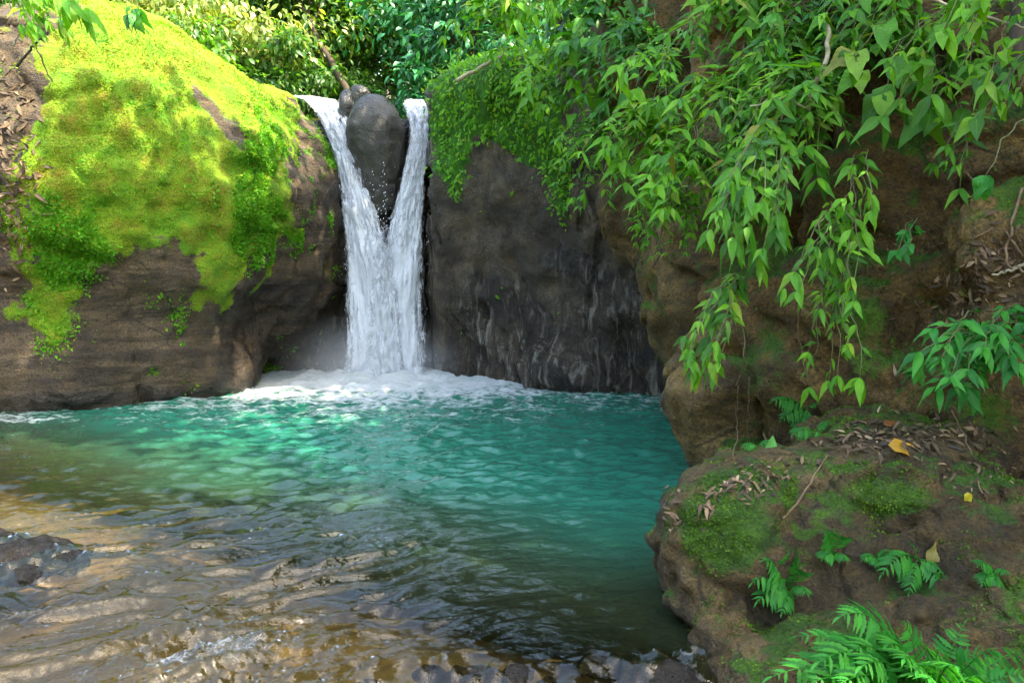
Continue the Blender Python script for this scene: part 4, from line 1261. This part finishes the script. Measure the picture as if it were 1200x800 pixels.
for args in [(1050, 512, 48, 12, 260, (.03, .09), ['boulder', 'bank'], -.05), (905, 562, 26, 9, 80, (.025, .07), ['boulder', 'bank'], -.25), (850, 575, 22, 12, 50, (.03, .08), ['boulder'], -.7),
             (1130, 345, 40, 28, 260, (.03, .09), ['bank'], -.6), (1010, 300, 50, 14, 60, (.02, .06), ['bank'], 0), (1150, 560, 30, 14, 60, (.02, .05), ['bank', 'boulder'], 0), (790, 590, 8, 22, 25, (.03, .08), ['boulder'], 0)]:
    p, R, s = litter(*args)
    stamp(b, LANCE2, p, R, s)
p, R, s = litter(14, 200, 14, 70, 260, (.08, .2), ['dome'])
stamp(b, LANCE2, p, R, s)
tag(obj('leaf_litter', b.mesh('leaf_litter'), M['litter']), kind='stuff')

def strand_root(label, pts, r0, r1, mat='root', name='hanging_root', cat='root', group=None, wig=.02, off=.03, free=None):
    Q = []
    for q in pts:
        if len(q) == 3: Q.append(P(*q)); continue
        h = hit(*q)
        Q.append(h[0] + h[1] * off)
    Q = np.array(Q)
    t = np.linspace(0, len(Q) - 1, 8 * len(Q))
    C = np.stack([np.interp(t, np.arange(len(Q)), Q[:, k]) for k in range(3)], 1)
    for _ in range(6): C[1:-1] = (C[:-2] + 2 * C[1:-1] + C[2:]) / 4
    C = wiggle(C, wig, RNG.integers(99), 5)
    b = Bag(); b.add(*tube(C, r0, r1, 7))
    tag(obj(name, b.mesh(name), M[mat]), label, cat, group)
strand_root('bent pale twig resting on the boulder beside the mossy knob', [(915, 605), (935, 590), (950, 565), (970, 535)], .006, .004, 'root', 'twig', 'twig', wig=.008, off=.015)
strand_root('long root running down the bank onto the boulder near the small yellow leaf', [(1118, 480), (1128, 520), (1140, 550), (1150, 578)], .005, .004)
HR = 'thin brown root hanging down the brown bank among the leaves'
for pts in [[(868, 330), (872, 420), (866, 450)], [(940, 360), (938, 420), (945, 450)], [(868, 450), (864, 500), (862, 540)], [(880, 440), (878, 520)], [(1000, 190), (1003, 230), (995, 262)],
            [(1178, 25, 4.4), (1174, 60, 4.4), (1186, 100, 4.5)], [(1178, 40, 4.5), (1166, 75, 4.6), (1162, 110, 4.6)]]:
    strand_root(HR, pts, .005, .003, group='thin hanging roots')
strand_root('long root looping across the brown earth towards the torn broad leaf', [(1095, 155), (1140, 210), (1180, 270), (1198, 300)], .009, .006)
strand_root('forked root at the end of the ledge, curving over bare earth', [(1200, 225), (1185, 270), (1180, 310), (1200, 318)], .009, .006)
strand_root('pale root lying along the ledge of dark litter', [(1205, 308), (1180, 316), (1160, 322)], .010, .006, 'pale_wood')
strand_root('root sagging across the bank just above the ledge', [(1100, 285), (1140, 282), (1185, 255)], .006, .005)
strand_root('pale bare branch standing in the thicket at the top of the bank', [(945, 130, 5.4), (958, 95, 5.3), (970, 60, 5.25), (972, 25, 5.3)], .020, .013, 'pale_wood', 'branch', 'branch')
strand_root('thin pale side branch crossing in front of the bare branch', [(945, 128, 5.3), (920, 112, 5.2), (880, 125, 5.2)], .008, .005, 'pale_wood', 'branch', 'branch')
strand_root('thin pale branch reaching in at the top corner of the bank', [(1080, -6, 4.6), (1130, 12, 4.4), (1205, 32, 4.2)], .009, .006, 'pale_wood', 'branch', 'branch')
strand_root('mossy fallen pole sticking out of the shrubs on the crest of the dark cliff', [(535, 95, 13.2), (565, 78, 13.0), (592, 64, 12.8)], .035, .025, 'pale_wood', 'fallen_pole', 'branch')
for lab, x0, y0, x1, y1, D, r in [('brown trunk standing at the top edge of the bank above the large leaved plant', 1078, -60, 1074, 42, 5.9, .055), ('brown trunk at the top corner of the bank beside the fresh round leaves', 1200, -60, 1198, 60, 5.0, .06)]:
    b = Bag(); b.add(*tube(wiggle(bez(P(x1, y1 + 25, D), P((x0 + x1) / 2, (y0 + y1) / 2, D), P(x0, y0 - 120, D + .1), 20), .05, int(x0)), r * 1.2, r, 10))
    t = thing('sapling', P(x1, y1, D), lab, 'tree'); obj('trunk', b.mesh('trunk'), M['bark'], t)
strand_root('dark forked twig before the bare earth at the edge of the mossy rock', [(20, 78, 9.0), (36, 58, 8.9), (48, 45, 8.9)], .016, .010, 'black_twig', 'twig', 'twig')
strand_root('dark thin stalk hanging down over the mossy rock from the forked twig', [(36, 45, 8.8), (48, 68, 8.8), (60, 95, 8.8)], .010, .006, 'black_twig', 'twig', 'twig')
strand_root('short pale dead stick in the corner above the bare earth', [(16, 54, 9.2), (24, 38, 9.2), (27, 28, 9.2)], .014, .01, 'pale_wood', 'stick', 'stick')
# ------------------------------------------------------------------ camera, sky, sun
cam = bpy.data.objects.new('camera', bpy.data.cameras.new('camera'))
COL.objects.link(cam)
cam.location = (0, 0, CAM_Z)
cam.rotation_euler = (math.pi / 2 - PITCH, 0, 0)
cam.data.sensor_width = 36
cam.data.lens = 36 * F / 1200
cam.data.clip_start = .05
cam.data.clip_end = 2000
SC.camera = cam

SUN_DIR = np.array([.50, -.20, .86]); SUN_DIR /= np.linalg.norm(SUN_DIR)
elev = math.asin(SUN_DIR[2]); az = math.atan2(SUN_DIR[0], SUN_DIR[1])
w = bpy.data.worlds.new('World'); SC.world = w; w.use_nodes = True
nt = w.node_tree
bg = nt.nodes['Background']
sky = nt.nodes.new('ShaderNodeTexSky'); sky.sky_type = 'NISHITA'; sky.sun_disc = False
sky.sun_elevation = elev; sky.sun_rotation = az
sky.dust_density = 2.5; sky.air_density = 1.3
nt.links.new(sky.outputs[0], bg.inputs[0]); bg.inputs[1].default_value = SKY
from mathutils import Vector
sl = bpy.data.lights.new('sun', 'SUN'); so = bpy.data.objects.new('sun', sl); COL.objects.link(so)
sl.energy = SUN; sl.angle = rad(.55); sl.color = (1, .93, .80)
so.rotation_euler = Vector(SUN_DIR).to_track_quat('Z', 'Y').to_euler()
so.location = (8, -4, 30)
vs = SC.view_settings
SC.display_settings.display_device = 'sRGB'
vs.view_transform = 'Standard'; vs.look = 'None'; vs.gamma = 1; vs.use_curve_mapping = False
vs.exposure = EXPO
try:
    vs.use_white_balance = True; vs.white_balance_temperature = 7200; vs.white_balance_tint = 8
except Exception: pass
cy = SC.cycles
cy.use_denoising = True
try: cy.denoiser = 'OPENIMAGEDENOISE'
except Exception: pass
cy.max_bounces = 8; cy.diffuse_bounces = 3; cy.glossy_bounces = 3; cy.transmission_bounces = 4; cy.transparent_max_bounces = 24; cy.volume_bounces = 1
cy.sample_clamp_indirect = 8; cy.sample_clamp_direct = 12
cy.caustics_reflective = False; cy.caustics_refractive = False
cy.volume_step_rate = 2
cy.use_adaptive_sampling = True; cy.adaptive_threshold = .015
